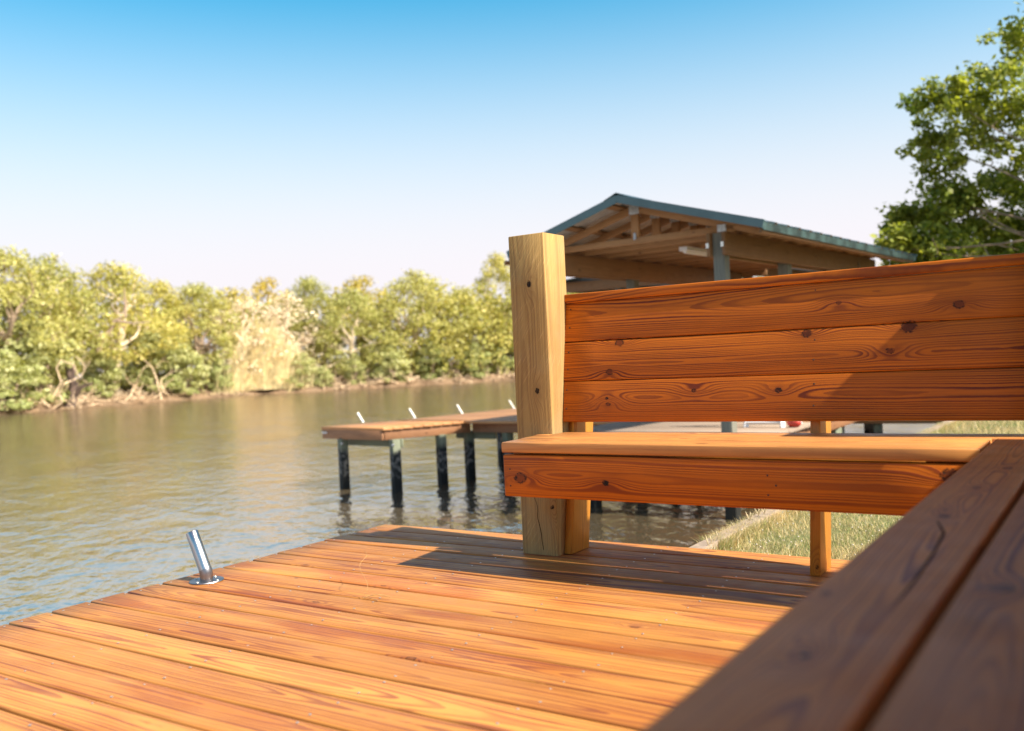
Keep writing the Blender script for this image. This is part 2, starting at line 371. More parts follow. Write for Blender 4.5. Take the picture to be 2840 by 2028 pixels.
M['conc'] = simple('bulkhead_concrete', (.34, .26, .19), .85, 0., 18, .2, .2, .4)

# lawn sheet with a gently rounded surface
def lawn_z(x, y): return -.2+.035*mnoise.noise(V((x*.7, y*.5, 0)))+.02*mnoise.noise(V((x*2.1, y*2.1, 3)))+.05*max(0, min(1, (x+1.55)/1.2))
vs = []; fs = []
gx = [-1.71, -1.6, -1.45]+[-1.3+.2*i for i in range(24)]+[4, 6, 9, 14, 25, 50, 120, 400]; gy = [-300, -60, -20, -6, 0, 2, 3]+[3.2+.2*i for i in range(60)]+[16, 18, 22, 28, 36]
for b in gy:
    for a in gx: vs.append((a, b, lawn_z(a, b) if a > -1.65 else -.215))
nx = len(gx)
for j in range(len(gy)-1):
    for i in range(nx-1): fs.append((j*nx+i, j*nx+i+1, (j+1)*nx+i+1, (j+1)*nx+i))
b0 = len(vs); vs += [(-1.7, 36, -1.4), (400, 36, -1.4)]; fs.append(((len(gy)-1)*nx, (len(gy)-1)*nx+nx-1, b0+1, b0))
tag(mk('ground', vs, fs, M['lawn']), kind='structure')
L_ = Lum()
vv, ff = boxv((-1.735, 18, -.2), X, Y, Z, .07, 36, .10); L_.raw(vv, ff)
vv, ff = boxv((-1.725, 18, -.70), X, Y, Z, .05, 36, .91); L_.raw(vv, ff)
bk = L_.build('bulkhead_wall', M['conc']); tag(bk, 'pale concrete bulkhead edging the lawn where it meets the creek', 'retaining wall')

# far bank
BANK = [(-30, -60), (-48, -10), (-53, 10), (-54.8, 28.4), (-55.2, 30.8), (-56.8, 36.6), (-57, 42.4), (-57.3, 49.3), (-53, 52.8), (-49.5, 59.7), (-44, 66.5), (-36, 74), (-24, 82), (-8, 88), (14, 90), (60, 88), (200, 80)]
def bank_at(t):
    i = min(int(t), len(BANK)-2); f = t-i; return V((BANK[i][0]*(1-f)+BANK[i+1][0]*f, BANK[i][1]*(1-f)+BANK[i+1][1]*f, 0))
vs = []; fs = []; NR = 6; rows = []
ts = [i*.1 for i in range((len(BANK)-1)*10+1)]
for t in ts:
    p = bank_at(t); q = bank_at(min(t+.05, len(BANK)-1.001)); q0 = bank_at(max(t-.05, 0)); d = (q-q0).normalized(); nrm = V((-d.y, d.x, 0))
    j = .8*mnoise.noise(V((t*3, 0, 0)))
    for k, (off, z) in enumerate(((-1.2+j, ZW-.2), (-.1+j, ZW+.06), (.5+j, ZW+.35), (1.8, ZW+.6), (7, ZW+1.1), (320, 1.5))):
        vs.append(p+nrm*off+Z*(z+(.12*mnoise.noise(V((t*9, k*3, 0))) if 0 < k < 4 else 0)))
for i in range(len(ts)-1):
    for k in range(NR-1): fs.append((i*NR+k, i*NR+k+1, (i+1)*NR+k+1, (i+1)*NR+k))
tag(mk('far_bank_ground', vs, fs, M['mud']), kind='structure')

# ------------------------------------------------------------------ the near deck
Y17, PP = 3.4449, .143
deck = empty('deck', (-1, 1.5, -.2), 'orange stained plank deck in the foreground reaching to the water', 'deck')
L_ = Lum()
for i in range(32):
    yc = Y17-PP*i-PP/2; x0 = -3.075+rnd.uniform(-.008, .008)
    rnd.seed(100+i)
    L_.board((x0, yc+rnd.uniform(-.0012, .0012), -.019), X, Y, 5.0, .1335, .038, r=.0055, segs=26, wav=.0035, endcut=(rnd.uniform(-.003, .003), 0), twist=rnd.uniform(-.004, .004))
    for sx in (-3.035, -2.505, -2.115, -1.565, -1.15, -.72):
        for q in (-.043, .043):
            px_ = sx+rnd.uniform(-.012, .012); py_ = yc+q+rnd.uniform(-.008, .008)
            if (px_+2.92)**2+(py_-2.249)**2 < .07**2 or -2.08 < px_ < -1.83 and 3.08 < py_ < 3.3: continue
            screwhead(L_, (px_, py_, .0012), Z, .0040 if rnd.random() < .75 else .003)
L_.build('decking', [M['deck'], M['screw']], deck)
rnd.seed(5)
L_ = Lum()
L_.board((-3.045, 3.42, -.110), -Y, Z, 4.5, .14, .038, segs=4)
L_.board((-3.03, 3.405, -.110), X, Z, 5.0, .14, .038, segs=4)
for xx in (-2.505, -2.115, -1.565, -1.15, -.72, 0, .6): L_.board((xx, 3.38, -.110), -Y, Z, 4.4, .138, .038)
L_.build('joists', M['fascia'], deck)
for (a, b) in ((-2.9, 3.25), (-1.95, 3.25), (-2.9, 1.6), (-2.9, -.1)):
    L_ = Lum(); L_.board((a, b, -2.2), Z, Y, 2.01, .14, .14); L_.build('pile', M['pile'], deck)

# ------------------------------------------------------------------ bench A (far leg of the corner bench) and bench B (near leg)
bench = empty('bench', (-1.1, 3.0, 0), 'orange stained corner bench with a three board backrest beside a tall square post', 'bench')
L_ = Lum(); ZS = .4813; T = .038
L_.board((-1.912, 2.8445, ZS-T/2), X, Y, 1.912-.343, .139, T, r=.005, segs=8, seed=.31, d=.02, v0=.01, tint=.55, wav=.002, endcut=(-.003, 0))
L_.board((-1.925, 2.989, ZS-T/2), X, Y, 1.925-.345, .139, T, r=.005, segs=8, seed=.62, d=.03, v0=-.02, tint=.6, wav=.002, endcut=(-.006, 0))
L_.board((-1.884, 3.134, ZS-T/2), X, Y, 2.0, .139, T, r=.005, segs=8, seed=.87, d=.03, v0=.02, tint=.5, wav=.002)
L_.board((-1.948, 3.0845, ZS-T/2), X, Y, .062, .040, T, r=.003, seed=.87, d=.03, v0=.02, tint=.5)
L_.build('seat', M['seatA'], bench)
L_ = Lum()
# near leg of the corner: three boards towards the camera, tints darken rightwards to stand for shade
for k, (xa, sd, dd, vv0) in enumerate(((-.2625, .15, .022, .02), (-.107, .44, .030, -.01), (.045, .71, .04, 0.))):
    L_.board((xa, 3.056, ZS-T/2), -Y, X, 4.4, .1435 if k == 0 else .142, T, r=.006, segs=10, seed=sd, d=dd, v0=vv0, tint=(.58, .34, .2)[k], wav=.002)
ck = [(-0.2713, 1.6466), (-0.2465, 1.5477), (-0.2371, 1.4059), (-0.2315, 1.2477), (-0.2305, 1.1524), (-0.2309, 1.0846)]
cr = []
for i, (a, b) in enumerate(ck): wd = (.0012, .0024, .0020, .0022, .0014, .0002)[i]; cr += [(a-wd, b, .4819), (a+wd, b, .4819)]
L_.raw(cr, [(2*i, 2*i+1, 2*i+3, 2*i+2) for i in range(5)], 1)
M['seatcrack'] = simple('seat_crack', (.05, .032, .025), .95, spec=0.)
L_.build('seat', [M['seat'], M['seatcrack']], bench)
L_ = Lum(); L_.board((-1.902, 2.794, .3615), X, Z, 1.56, .150, .038, r=.004, segs=6, seed=.23, d=.016, v0=.004, tint=.5)
for q in ((-1.875, .385), (-1.875, .325), (-.93, .39), (-.93, .33), (-.905, .36)): screwhead(L_, (q[0], 2.7752, q[1]), -Y, .0035)
L_.build('front_rail', [M['apron'], M['screwd']], bench)
L_ = Lum(); L_.board((-1.886, 2.836, .371), X, Z, 1.54, .142, .038, r=.004)
for xx in (-.184, -.031, .02): L_.board((xx, 2.9, .4225), -Y, X, 4.2, .088, .038, r=.004)  # boards added under the near seat gaps to keep the gaps dark
L_.build('seat_ledger', M['leg'], bench)
L_ = Lum(); L_.board((-.322, 2.77, .3615), -Y, Z, 4.0, .150, .038, r=.004); L_.build('front_rail', M['apron'], bench)
LEAN = math.radians(8.75); bu = V((0, math.sin(LEAN), math.cos(LEAN))); bn = X.cross(bu)   # board plane
L_ = Lum()
for k, (z0, hh, sd, dd, vv0) in enumerate(((.524, .1600, .12, .020, .012), (.6838, .1555, .53, .014, -.014), (.8394, .1575, .79, .024, .03))):
    zc = z0+hh/2*math.cos(LEAN); yc = 3.189+(zc-.524)*math.tan(LEAN)
    c = V((-1.890-.003*k, yc, zc))-bn*.019
    L_.board(c, X, bu, 1.68, hh, .038, r=.0045, segs=12, seed=sd, d=dd, v0=vv0, tint=(.05, .5, .62)[k], wav=.0015)
for (a, b, cc) in ((-1.880, 3.257, .97), (-1.882, 3.246, .897), (-1.884, 3.231, .798), (-1.885, 3.221, .73), (-1.887, 3.208, .648), (-1.887, 3.197, .574),
                (-.905, 3.259, .97), (-.907, 3.248, .897), (-.908, 3.233, .798), (-.912, 3.221, .73), (-.91, 3.208, .648), (-.912, 3.197, .574)):
    screwhead(L_, (a+.012, b-.001, cc), bn, .0035)
L_.build('backrest', [M['bench'], M['screwd']], bench)
L_ = Lum(); yc = 3.189+(1.0-.524)*math.tan(LEAN)
L_.board((-1.893, yc+.034, 1.0145), X, Y, 1.70, .089, .036, r=.004, segs=10, seed=.93, d=.012, v0=-.01, tint=.62, wav=.002)
L_.build('top_rail', M['bench'], bench)
for k, (x0, dz) in enumerate(((-1.874, 0), (-.910, 0))):
    L_ = Lum(); lu = V((0, math.sin(LEAN), math.cos(LEAN)))
    # upper part leaning with the backrest, lower part upright on the deck
    L_.board((x0, 3.2265, .001), V((0, .085/.50, 1)), Y, 1.005, .142, .036, r=.004, seed=.37+k*.2, d=.02, v0=.01, tint=.45)
    L_.build('leg', M['leg'], bench)
    L_ = Lum(); L_.board((x0+.037, 2.817, .375), Y, Z, .42, .12, .036, r=.004); L_.build('seat_support', M['leg'], bench)
# neighbouring backrest of the near leg, outside the picture on the right
L_ = Lum()
for z0 in (.524, .684, .8405): L_.board((.175+(z0-.45)*.15, 3.05, z0+.075), -Y, V((.15, 0, 1)), 4.3, .150, .038, r=.004, segs=3)
L_.board((.284, 3.05, 1.0145), -Y, X, 4.3, .089, .036, r=.004, segs=3)
L_.build('backrest', M['bench'], bench)
L_ = Lum(); L_.board((-1.9745, 3.192, -.3), Z, X, 1.573, .165, .165, r=.004, segs=6, seed=.4, d=.11, v0=-.03, tint=.5, wav=.0)
# long drying crack in the lower part
cr = []; rnd.seed(3)
for i in range(15):
    z = .02+i*.0155; xx = -1.957-.0022*i-.0004*i*math.sin(i)+rnd.uniform(-.0006, .0006); wd = .0016*(1-abs(i/14-.35)); cr += [(xx-wd, 3.1088, z), (xx+wd, 3.1088, z)]
L_.raw(cr, [(2*i, 2*i+1, 2*i+3, 2*i+2) for i in range(14)], 1)
M['crack'] = simple('crack_shadow', (.012, .009, .006), .95, spec=0.)
L_.build('post', [M['post'], M['crack']], bench)
L_ = Lum(); L_.board((-.115, 3.192, -.3), Z, X, 1.52, .165, .165, r=.004, segs=2, seed=.5); L_.build('post', M['post'], bench)  # unseen second post, added and shortened to shape the shade on the backrest

# ------------------------------------------------------------------ rod holder
def brushed(name, col, rough):
    g = N(name); p = g.attr('wp')
    t = g.n('TexCoord').outputs['Object']
    f = g.noise(g.vm('MULTIPLY', t, (300., 300., 8.)), 1., 2)
    g.b.inputs['Anisotropic'].default_value = .5
    return g.fin(g.mix(f, tuple(c*.85 for c in col), col), g.mt('ADD', rough, g.mt('MULTIPLY', f, .12)), 1., .5)
M['steel'] = brushed('brushed_steel', (.50, .49, .50), .22)
M['steeld'] = brushed('dark_steel', (.30, .29, .30), .3)  # darker copy of the steel, deck reflection on the collar put into colour
M['inside'] = simple('tube_inside', (.02, .02, .02), .6)
def rod_holder(loc, label, s=1., lean=(-.50, .0), group='rod holders along dock edges'):
    t = empty('rod_holder', loc, label, 'rod holder', group)
    o = V(loc)
    # flange
    vs = []; fs = []; n = 32; prof = ((.0, .0), (.0625, .0), (.0635, .0015), (.062, .0042), (.03, .0046), (.0, .0046))
    for (r, z) in prof:
        for i in range(n): a = 2*math.pi*i/n; vs.append(o+V((r*math.cos(a), r*math.sin(a), z+.001))*s)
    for k in range(len(prof)-1):
        for i in range(n): fs.append((k*n+i, k*n+(i+1) % n, (k+1)*n+(i+1) % n, (k+1)*n+i))
    mk('flange', vs, fs, M['steeld'], t)
    for a in (.2, 1.8, 3.35, 4.9):
        c = o+V((.050*math.cos(a), .050*math.sin(a), .0055))*s
        vs, fs = [], []
        for (r, z) in ((.0055, 0), (.0052, .0018), (.003, .0034), (.0004, .0038)):
            for i in range(10): q = 2*math.pi*i/10; vs.append(c+V((r*math.cos(q), r*math.sin(q), z))*s)
        for k in range(3):
            for i in range(10): fs.append((k*10+i, k*10+(i+1) % 10, (k+1)*10+(i+1) % 10, (k+1)*10+i))
        fs.append(tuple(range(30, 40))); mk('screw', vs, fs, M['screw'], t)
    R_ = .0235; d = V((lean[0], lean[1], 1)).normalized()
    path = [o+V((0, 0, .004))*s, o+V((0, 0, .022))*s, o+V((0, 0, .032))*s+d*.004*s, o+V((0, 0, .032))*s+d*.012*s]
    vs, fs = tubemesh(path, [R_*s*1.02]*4, 28, False); mk('collar', vs, fs, M['steeld'], t)
    b0_ = o+V((0, 0, .032))*s+d*.010*s; e = b0_+d*.155*s
    path = [b0_, b0_+d*.05*s, b0_+d*.10*s, e-d*.002*s, e, e-d*.001*s, e-d*.03*s]; rr = [R_*s]*4+[R_*s*.97, R_*s*.90, R_*s*.90]
    vs, fs = tubemesh(path, rr, 28, False); b = len(vs)
    fs.append(tuple(6*28+k for k in range(28)))
    mi = [0]*(len(fs)-29)+[1]*29
    mk('tube', vs, fs, [M['steel'], M['inside']], t, mi=mi)
    return t
rod_holder((-2.92, 2.249, .0015), 'brushed steel rod holder tube screwed to the orange deck in the foreground')
# dry grass stalk caught between two planks
st = []
for i in range(14):
    a = i/13; st.append((-2.05-.16*a*a+.02*math.sin(a*9), 2.29+.05*a+.13*a*a, .004+.11*math.sin(a*math.pi*.55)))
p0 = onz(1005, 1661, 0)
st = [tuple(V(q)+V((p0.x+2.05, p0.y-2.29, 0))) for q in st]
vs, fs = tubemesh(st, [.0007]*14, 5)
for (ax, ay, az) in ((.10, .03, .02), (.06, .05, .015), (.08, -.01, .01)):
    v2, f2 = tubemesh([p0+Z*.003, p0+V((ax*.5, ay*.5, az*.8)), p0+V((ax, ay, az*.4))], [.0008, .0012, .0016], 5); b = len(vs); vs += v2; fs += [tuple(b+k for k in f) for f in f2]
M['straw'] = simple('dry_straw', (.45, .25, .09), .8)
tag(mk('grass_stalk', vs, fs, M['straw']), 'thin dry grass stalk curling up from a gap between deck planks', 'grass stalk')

# ------------------------------------------------------------------ the neighbouring dock
ZD = -.09
dock = empty('dock', (-8, 11, ZD), 'lower wooden dock on dark piles standing in the water behind the bench', 'dock')
A_, B_, C_, D_ = V((-10.121, 9.99, 0)), V((-8.753, 9.82, 0)), V((-8.168, 11.116, 0)), V((-7.286, 11.015, 0))
ad = (B_-A_).normalized(); sd_ = (C_-B_).normalized()
L_ = Lum(); rnd.seed(21)
ln = (C_-B_).length; nb = 9
for i in range(nb+26):
    c = (A_+(sd_*(ln/nb*(i+.5)))); Wd = ln/nb
    p_ = V((-sd_.y, sd_.x, 0))
    wv = V((sd_.x, sd_.y, 0)); wv = (wv-ad*wv.dot(ad)).normalized(); wid = Wd*abs(sd_.dot(wv))
    if i < nb:
        L_.board(c+V((0, 0, ZD-.019))-ad*.015, ad, wv, (B_-A_).length+.02+rnd.uniform(0, .006), wid-.008, .038, r=.006, endcut=((wid/2)*sd_.dot(ad)/sd_.dot(wv),)*2)
# platform that runs on towards the boathouse
far0 = A_+sd_*(ln); xL = far0.x
pl = V((.9972, -.0698, 0)); pw = V((.0698, .9972, 0)); o0 = V((-8.168, 11.02, 0))
n_ = 38
for i in range(n_):
    q = i*.145
    st_ = far0-ad*.02+V((.06*q, q+.1, 0)) if q < 8 else far0
    st_ = V((-9.62+.16*q, 11.16+q, ZD-.019)); le = (-2.98-st_.x)
    L_.board(st_, pl, pw, le, .137, .038, r=.005)
L_.build('decking', M['dock'], dock)
L_ = Lum()
for i in range(11):   # wider part in front of the boathouse
    L_.board((-5.55+.01*math.sin(i*5.), 9.45+i*.145, ZD-.019), pl, pw, 2.58, .137, .038, r=.005)
L_.build('decking', M['grey'], dock)
L_ = Lum(); zf = ZD-.038-.070
inn = V((0, 0, 0))
L_.board(A_+V((-.0, .03, zf)), ad, Z, (B_-A_).length-.03, .14, .038)
L_.board(B_+V((-.028, .05, zf)), sd_, Z, ln-.03, .14, .038)
L_.board(C_+V((.0, .05, zf)), (D_-C_), Z, 3.3, .14, .038)
L_.board(V((-4.9, 10.62, zf)), V((-.02, -1, 0)), Z, 1.2, .125, .038)
L_.board(V((-5.5, 9.44, zf)), pl, Z, 2.5, .125, .038)
L_.board(A_+V((.03, .1, zf)), sd_, Z, ln+.2, .125, .038)
L_.board(V((-3.05, 9.4, zf)), Y, Z, 6.0, .125, .038)
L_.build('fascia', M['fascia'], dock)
for (q, dd, ll, tt) in ((A_+V((.25, .22, ZD-.038-.125-.07)), ad, (B_-A_).length-.1, .038), (B_+V((.12, 1.55, ZD-.038-.125-.07)), ad, .8, .038)):
    L_ = Lum(); L_.board(q, dd, Z, ll, .12, tt); L_.build('cross_beam', M['pile'], dock)
for (a, b) in ((-9.71, 10.0), (-8.64, 9.93), (-8.42, 10.7), (-8.34, 11.28), (-7.55, 11.16), (-5.3, 9.6), (-6.4, 11.1), (-5.9, 13.3), (-7.9, 13.3), (-9.2, 13.4), (-4.4, 12.4), (-3.1, 11.9)):
    L_ = Lum(); L_.board((a, b, -2.4), Z, V((.92, -.4, 0)), 2.4+ZD-.172, .12, .12, r=.004); L_.build('pile', M['pile'], dock)
for (q) in ((-9.66, 9.945, -.33), (-8.60, 9.855, -.33)):
    vs, fs = tubemesh([V(q)+V((0, -.0, 0)), V(q)+V((.01, -.035, 0))], [.018, .014], 8); mk('bolt', vs, fs, M['galv'], dock)
vs, fs = boxv(A_+V((.06, -.004, zf+.02)), ad, Z, ad.cross(Z), .11, .028, .012); mk('bracket', vs, fs, M['galv'], dock)
M['cream'] = simple('brushed_aluminium', (.86, .82, .74), .4, .55)
for i, ((a, b), lb) in enumerate((((-10.0, 10.77), 'slim rod holder nearest the outer end of the neighbouring dock'), ((-9.66, 11.62), 'second slim rod holder from the outer end of the neighbouring dock'),
                 ((-9.38, 12.53), 'third slim rod holder from the outer end of the neighbouring dock'), ((-9.12, 13.72), 'slim rod holder on the neighbouring dock just left of the bench post'))):
    t = empty('rod_holder', (a, b, ZD), lb, 'rod holder', 'slim rod holders on the neighbouring dock')
    o = V((a, b, ZD)); vs, fs = tubemesh([o, o+V((-.008, -.004, .02)), o+V((-.075, -.04, .155))], [.017]*3, 14); mk('tube', vs, fs, M['cream'], t)
    vs, fs = tubemesh([o, o+Z*.004], [.035, .035], 16); mk('flange', vs, fs, M['galv'], t)
    # the dock's outer edge under each holder
# ladder and red fender on the grey dock
lad = empty('step_ladder', (-3.6, 10.35, ZD), 'white step ladder standing on the grey dock, seen under the backrest', 'ladder')
lo = V((-3.55, 9.95, ZD))
def seg(name, a, b, w_, parent):
    a = V(a); b = V(b); d = (b-a).normalized(); q = d.orthogonal().normalized(); p = d.cross(q)
    vs, fs = boxv((a+b)/2, d, q, p, (b-a).length, w_, w_*.6); mk(name, vs, fs, M['white'], parent, smooth=False)
top = lo+V((.18, .18, .95))
for (a, b) in ((0, 0), (.42, -.03)): seg('rail', lo+V((a, b, 0)), top+V((-.12+a*.55, 0, 0)), .05, lad)
for (a, b) in ((0.08, .5), (.46, .47)): seg('leg', lo+V((a, b, 0)), top+V((-.1+a*.5, .02, 0)), .04, lad)
for k in range(4):
    f = .07+.24*k; seg('step', lo+V((.06*f, .18*f, .95*f))+V((0, 0, 0)), lo+V((.42-.12*f, -.03+.2*f, .95*f)), .05, lad)
vs, fs = tubemesh([(-3.02, 9.98, ZD+.05), (-2.99, 9.98, ZD+.05), (-2.9, 9.97, ZD+.05), (-2.87, 9.97, ZD+.05)], [.02, .05, .05, .02], 12)
tag(mk('fender', [V(v)+V((-.08, 0, 0)) for v in vs], fs, M['redp']), 'small red object lying on the grey dock beside the white ladder', 'dock fender')

# walkway from the dock to the lawn
wk = empty('walkway', (-2.4, 13.4, ZD), 'timber walkway joining the grey dock to the bulkhead, seen under the backrest', 'walkway')
L_ = Lum()
for i in range(9): L_.board((-2.95+i*.145, 13.3, ZD-.019), Y, -X, 1.5, .137, .038)
L_.build('decking', M['grey'], wk)
L_ = Lum(); L_.board((-3.4, 13.28, ZD-.038-.10), X, Z, 1.75, .20, .038); L_.build('fascia', M['beam'], wk)
L_ = Lum(); L_.board((-2.9, 13.36, -2.3), Z, X, 2.1, .1, .1); L_.build('pile', M['pile'], wk)

# ------------------------------------------------------------------ boathouse
P1 = V((-3.493, 9.284, 0)); an = math.radians(4); G = V((math.cos(an), -math.sin(an), 0)); S_ = V((math.sin(an), math.cos(an), 0))
def bl(x, s, z): return P1+G*x+S_*s+Z*z
bh = empty('boathouse', (P1.x-1, P1.y, ZW), 'open timber boathouse with a green metal gable roof behind the bench', 'boathouse')
XR, ZR, XE, ZE = -1.0, 2.452, .60, 1.985
SLEN = 5.2; rsl = (ZR-ZE)/(XE-XR); ang = math.atan(rsl)
M['bpost'] = pilemat('boathouse_post', ZW, (.23, .22, .17))
for s_ in (0, 1.75, 3.4, 4.75):
    for xl in (0, -2.08):
        L_ = Lum(); L_.board(bl(xl, s_, -2.4), Z, G, 2.4+1.99, .125, .125, r=.005); L_.build('post', M['bpost'], bh)
for xl in (-.085, .085, -2.165, -1.995):
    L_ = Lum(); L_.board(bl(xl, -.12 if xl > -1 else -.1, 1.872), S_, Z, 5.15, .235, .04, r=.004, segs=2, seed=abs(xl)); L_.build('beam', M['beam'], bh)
hw = XE-XR
for k in range(11):
    s_ = k*.48
    L_ = Lum(); tn = dict(r=.003, seed=k*.13+.05)
    L_.board(bl(-2.25, s_, 2.029), G, Z, 2.41, .070, .038, **tn)      # bottom chord
    for sg in (1, -1):
        du = V((G.x*sg, G.y*sg, -rsl)).normalized(); up = (Z+G*sg*rsl).normalized()
        st_ = bl(XR, s_, ZR-.02)-up*.045
        L_.board(st_+du*.012, du, up*1, (hw-.03)/math.cos(ang), .078, .038, **tn)
    L_.board(bl(XR, s_, 2.068), Z, G, .28, .095, .036, **tn)
    L_.build('truss', M['truss'], bh)
# metal connector plates
def ribplate(c, wdt, hgt, parent, nrm=-S_):
    vs = []; fs = []
    for i in range(9):
        x = -wdt/2+wdt*i/8; dp = .004+(.007 if i % 2 else 0)
        vs += [c+G*x+Z*(-hgt/2)+nrm*dp, c+G*x+Z*(hgt/2)+nrm*dp]
    fs = [(2*i, 2*i+2, 2*i+3, 2*i+1) for i in range(8)]
    mk('connector_plate', vs, fs, M['galv'], parent, smooth=False)
for k in range(5): ribplate(bl(XR+.0, -.022+.48*k, 2.37), .125, .10, bh)
ribplate(bl(XR, -.022, 2.075), .035, .075, bh)
ribplate(bl(.03, -.022, 2.04), .10, .075, bh)
for xx in (-.082, .082): vs, fs = boxv(bl(xx, -.145, 1.86), G, Z, S_, .03, .05, .012); mk('bracket', vs, fs, M['brass'] if 'brass' in M else M['cream'], bh, smooth=False)
# purlins + corrugated panels
for sg in (1, -1):
    du = V((G.x*sg, G.y*sg, -rsl)).normalized(); up = (Z+G*sg*rsl).normalized()
    sl_ = (hw-(.11 if sg < 0 else 0))/math.cos(ang)
    L_ = Lum()
    for f in (.12, .5, .9): L_.board(bl(XR, -.30, ZR+.006)+du*(sl_*f), S_, du, 5.4, .085, .022, r=.002)
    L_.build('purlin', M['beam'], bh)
    n = 13*4; vs = []; L0 = -.36; top_ = []; nn = 170
    for i in range(nn+1):
        s_ = L0+i*(SLEN-L0)/nn; ph = (i % 10); hgt = .018 if ph in (0, 1) else .006 if ph in (5,) else 0.
        for (dd, e) in ((0, 0), (sl_+.01, 0)):
            p = bl(XR, s_, ZR+.026)+du*dd+up*hgt; vs += [p, p-up*.003]
    fs = []; mi = []
    for i in range(nn):
        a = 4*i; b = 4*(i+1)
        fs += [(a, b, b+2, a+2), (a+1, a+3, b+3, b+1), (a+2, b+2, b+3, a+3)]; mi += [0, 1, 0]
    mk('roof_panel', vs, fs, [M['rooftop'], M['roofin']], bh, smooth=False, mi=mi)
    # rake trim at the gable end
    for s_ in (-.375, SLEN+.02):
        vs, fs = boxv(bl(XR, s_, ZR+.002)+du*(sl_/2+.012)+up*.0, du, up, S_, sl_+.03, .084, .014)
        mk('rake_trim', vs, fs, M['teal'], bh, smooth=False)
    vs, fs = boxv(bl(XR+sg*(sl_*math.cos(ang)+.012), (SLEN+L0)/2, ZE-.022), S_, Z, G, SLEN-L0, .075, .012); mk('eave_trim', vs, fs, M['eave'], bh, smooth=False)
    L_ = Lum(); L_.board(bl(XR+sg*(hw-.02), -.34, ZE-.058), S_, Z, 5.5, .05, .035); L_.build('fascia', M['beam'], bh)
vs = []; fs = []
for s_ in (-.39, SLEN+.02): vs += [bl(XR-.16, s_, ZR-.012), bl(XR, s_, ZR+.055), bl(XR+.16, s_, ZR-.012), bl(XR, s_, ZR+.048)]
vs = [v+Z*.012 for v in vs]
mk('ridge_cap', vs, [(0, 1, 5, 4), (1, 2, 6, 5), (0, 4, 7, 3), (3, 7, 6, 2), (0, 3, 2, 1), (4, 5, 6, 7)], M['rooftop'], bh, smooth=False)
for (xa, s_) in ((-.75, 1.1), (-.6, 3.1)):
    vs, fs = boxv(bl(xa, s_, 1.955), G, S_, Z, .10, .95, .045); t = mk('ceiling_light', vs, fs, M['white'], bh, smooth=False)
    vs, fs = tubemesh([bl(xa, s_-.44, 1.92), bl(xa, s_+.44, 1.92)], .016, 10); mk('tube_lamp', vs, fs, M['white'], t)
    t.children  # the tube hangs under its housing
vs, fs = tubemesh([bl(.11, 4.2, 1.9), bl(.115, 4.25, 1.80), bl(.115, 4.4, 1.775), bl(.115, 4.75, 1.772)], .012, 8); mk('conduit', vs, fs, simple('conduit_paint', (.12, .10, .08), .7), bh)

# second, farther boathouse seen beneath the first one
b2 = empty('boathouse', (-8, 16, ZW), 'second low boathouse farther along the creek, half hidden behind the bench backrest', 'boathouse')
L_ = Lum(); L_.board((-8.35, 14.4, 2.02), V((1, .06, 0)), Z, 3.6, .17, .05); L_.board((-8.35, 14.4, 2.02), V((.1, 1, 0)), Z, 4, .17, .05); L_.board((-4.9, 14.6, 2.02), V((.1, 1, 0)), Z, 4, .17, .05)
L_.build('beam', M['beam'], b2)
for (a, b) in ((-7.35, 14.55), (-5.1, 14.7), (-7.0, 17.8), (-4.9, 17.9)):
    L_ = Lum(); L_.board((a, b, -2.4), Z, X, 4.4, .13, .13); L_.build('post', M['bpost'], b2)
vs = [(-8.5, 14.2, 2.12), (-6.6, 14.3, 2.32), (-4.7, 14.45, 2.12), (-8.0, 18.6, 2.12), (-6.1, 18.7, 2.32), (-4.2, 18.8, 2.12)]
vs += [(a, b, c-.02) for a, b, c in vs]
mk('roof', vs, [(0, 1, 4, 3), (1, 2, 5, 4), (6, 9, 10, 7), (7, 10, 11, 8), (0, 6, 7, 1), (1, 7, 8, 2), (3, 4, 10, 9), (4, 5, 11, 10), (0, 3, 9, 6), (2, 8, 11, 5)], M['rooftop'], b2, smooth=False)

# ------------------------------------------------------------------ vegetation
def leafmat(name, c1, c2, c3, trans=.35, shadow=.0):
    g = N(name)
    oi = g.n('ObjectInfo').outputs['Random']; a = g.attr('lv'); r1, r2, r3 = g.sep(a)[:3]
    n = g.noise(g.n('TexCoord').outputs['Object'], .55, 3)
    col = g.mix(g.ss(g.mt('ADD', n, g.mt('MULTIPLY', g.mt('SUBTRACT', oi, .5), .25)), .35, .65), c1, c2)
    col = g.mix(g.ss(r1, .55, 1., 0., .75), col, c3)
    col = g.mix(1., col, g.xyz(*[g.mt('ADD', .75, g.mt('MULTIPLY', r2, .5))]*3), 'MULTIPLY')
    g.fin(col, .55, 0., .35)
    tr = g.n('BsdfTranslucent'); g.set(tr.inputs[0], g.mix(1., col, (1.25, 1.2, .55), 'MULTIPLY'))
    ms = g.n('MixShader'); ms.inputs[0].default_value = trans
    g.t.links.new(g.b.outputs[0], ms.inputs[1]); g.t.links.new(tr.outputs[0], ms.inputs[2]); g.t.links.new(ms.outputs[0], g.out.inputs[0])
    return g.m
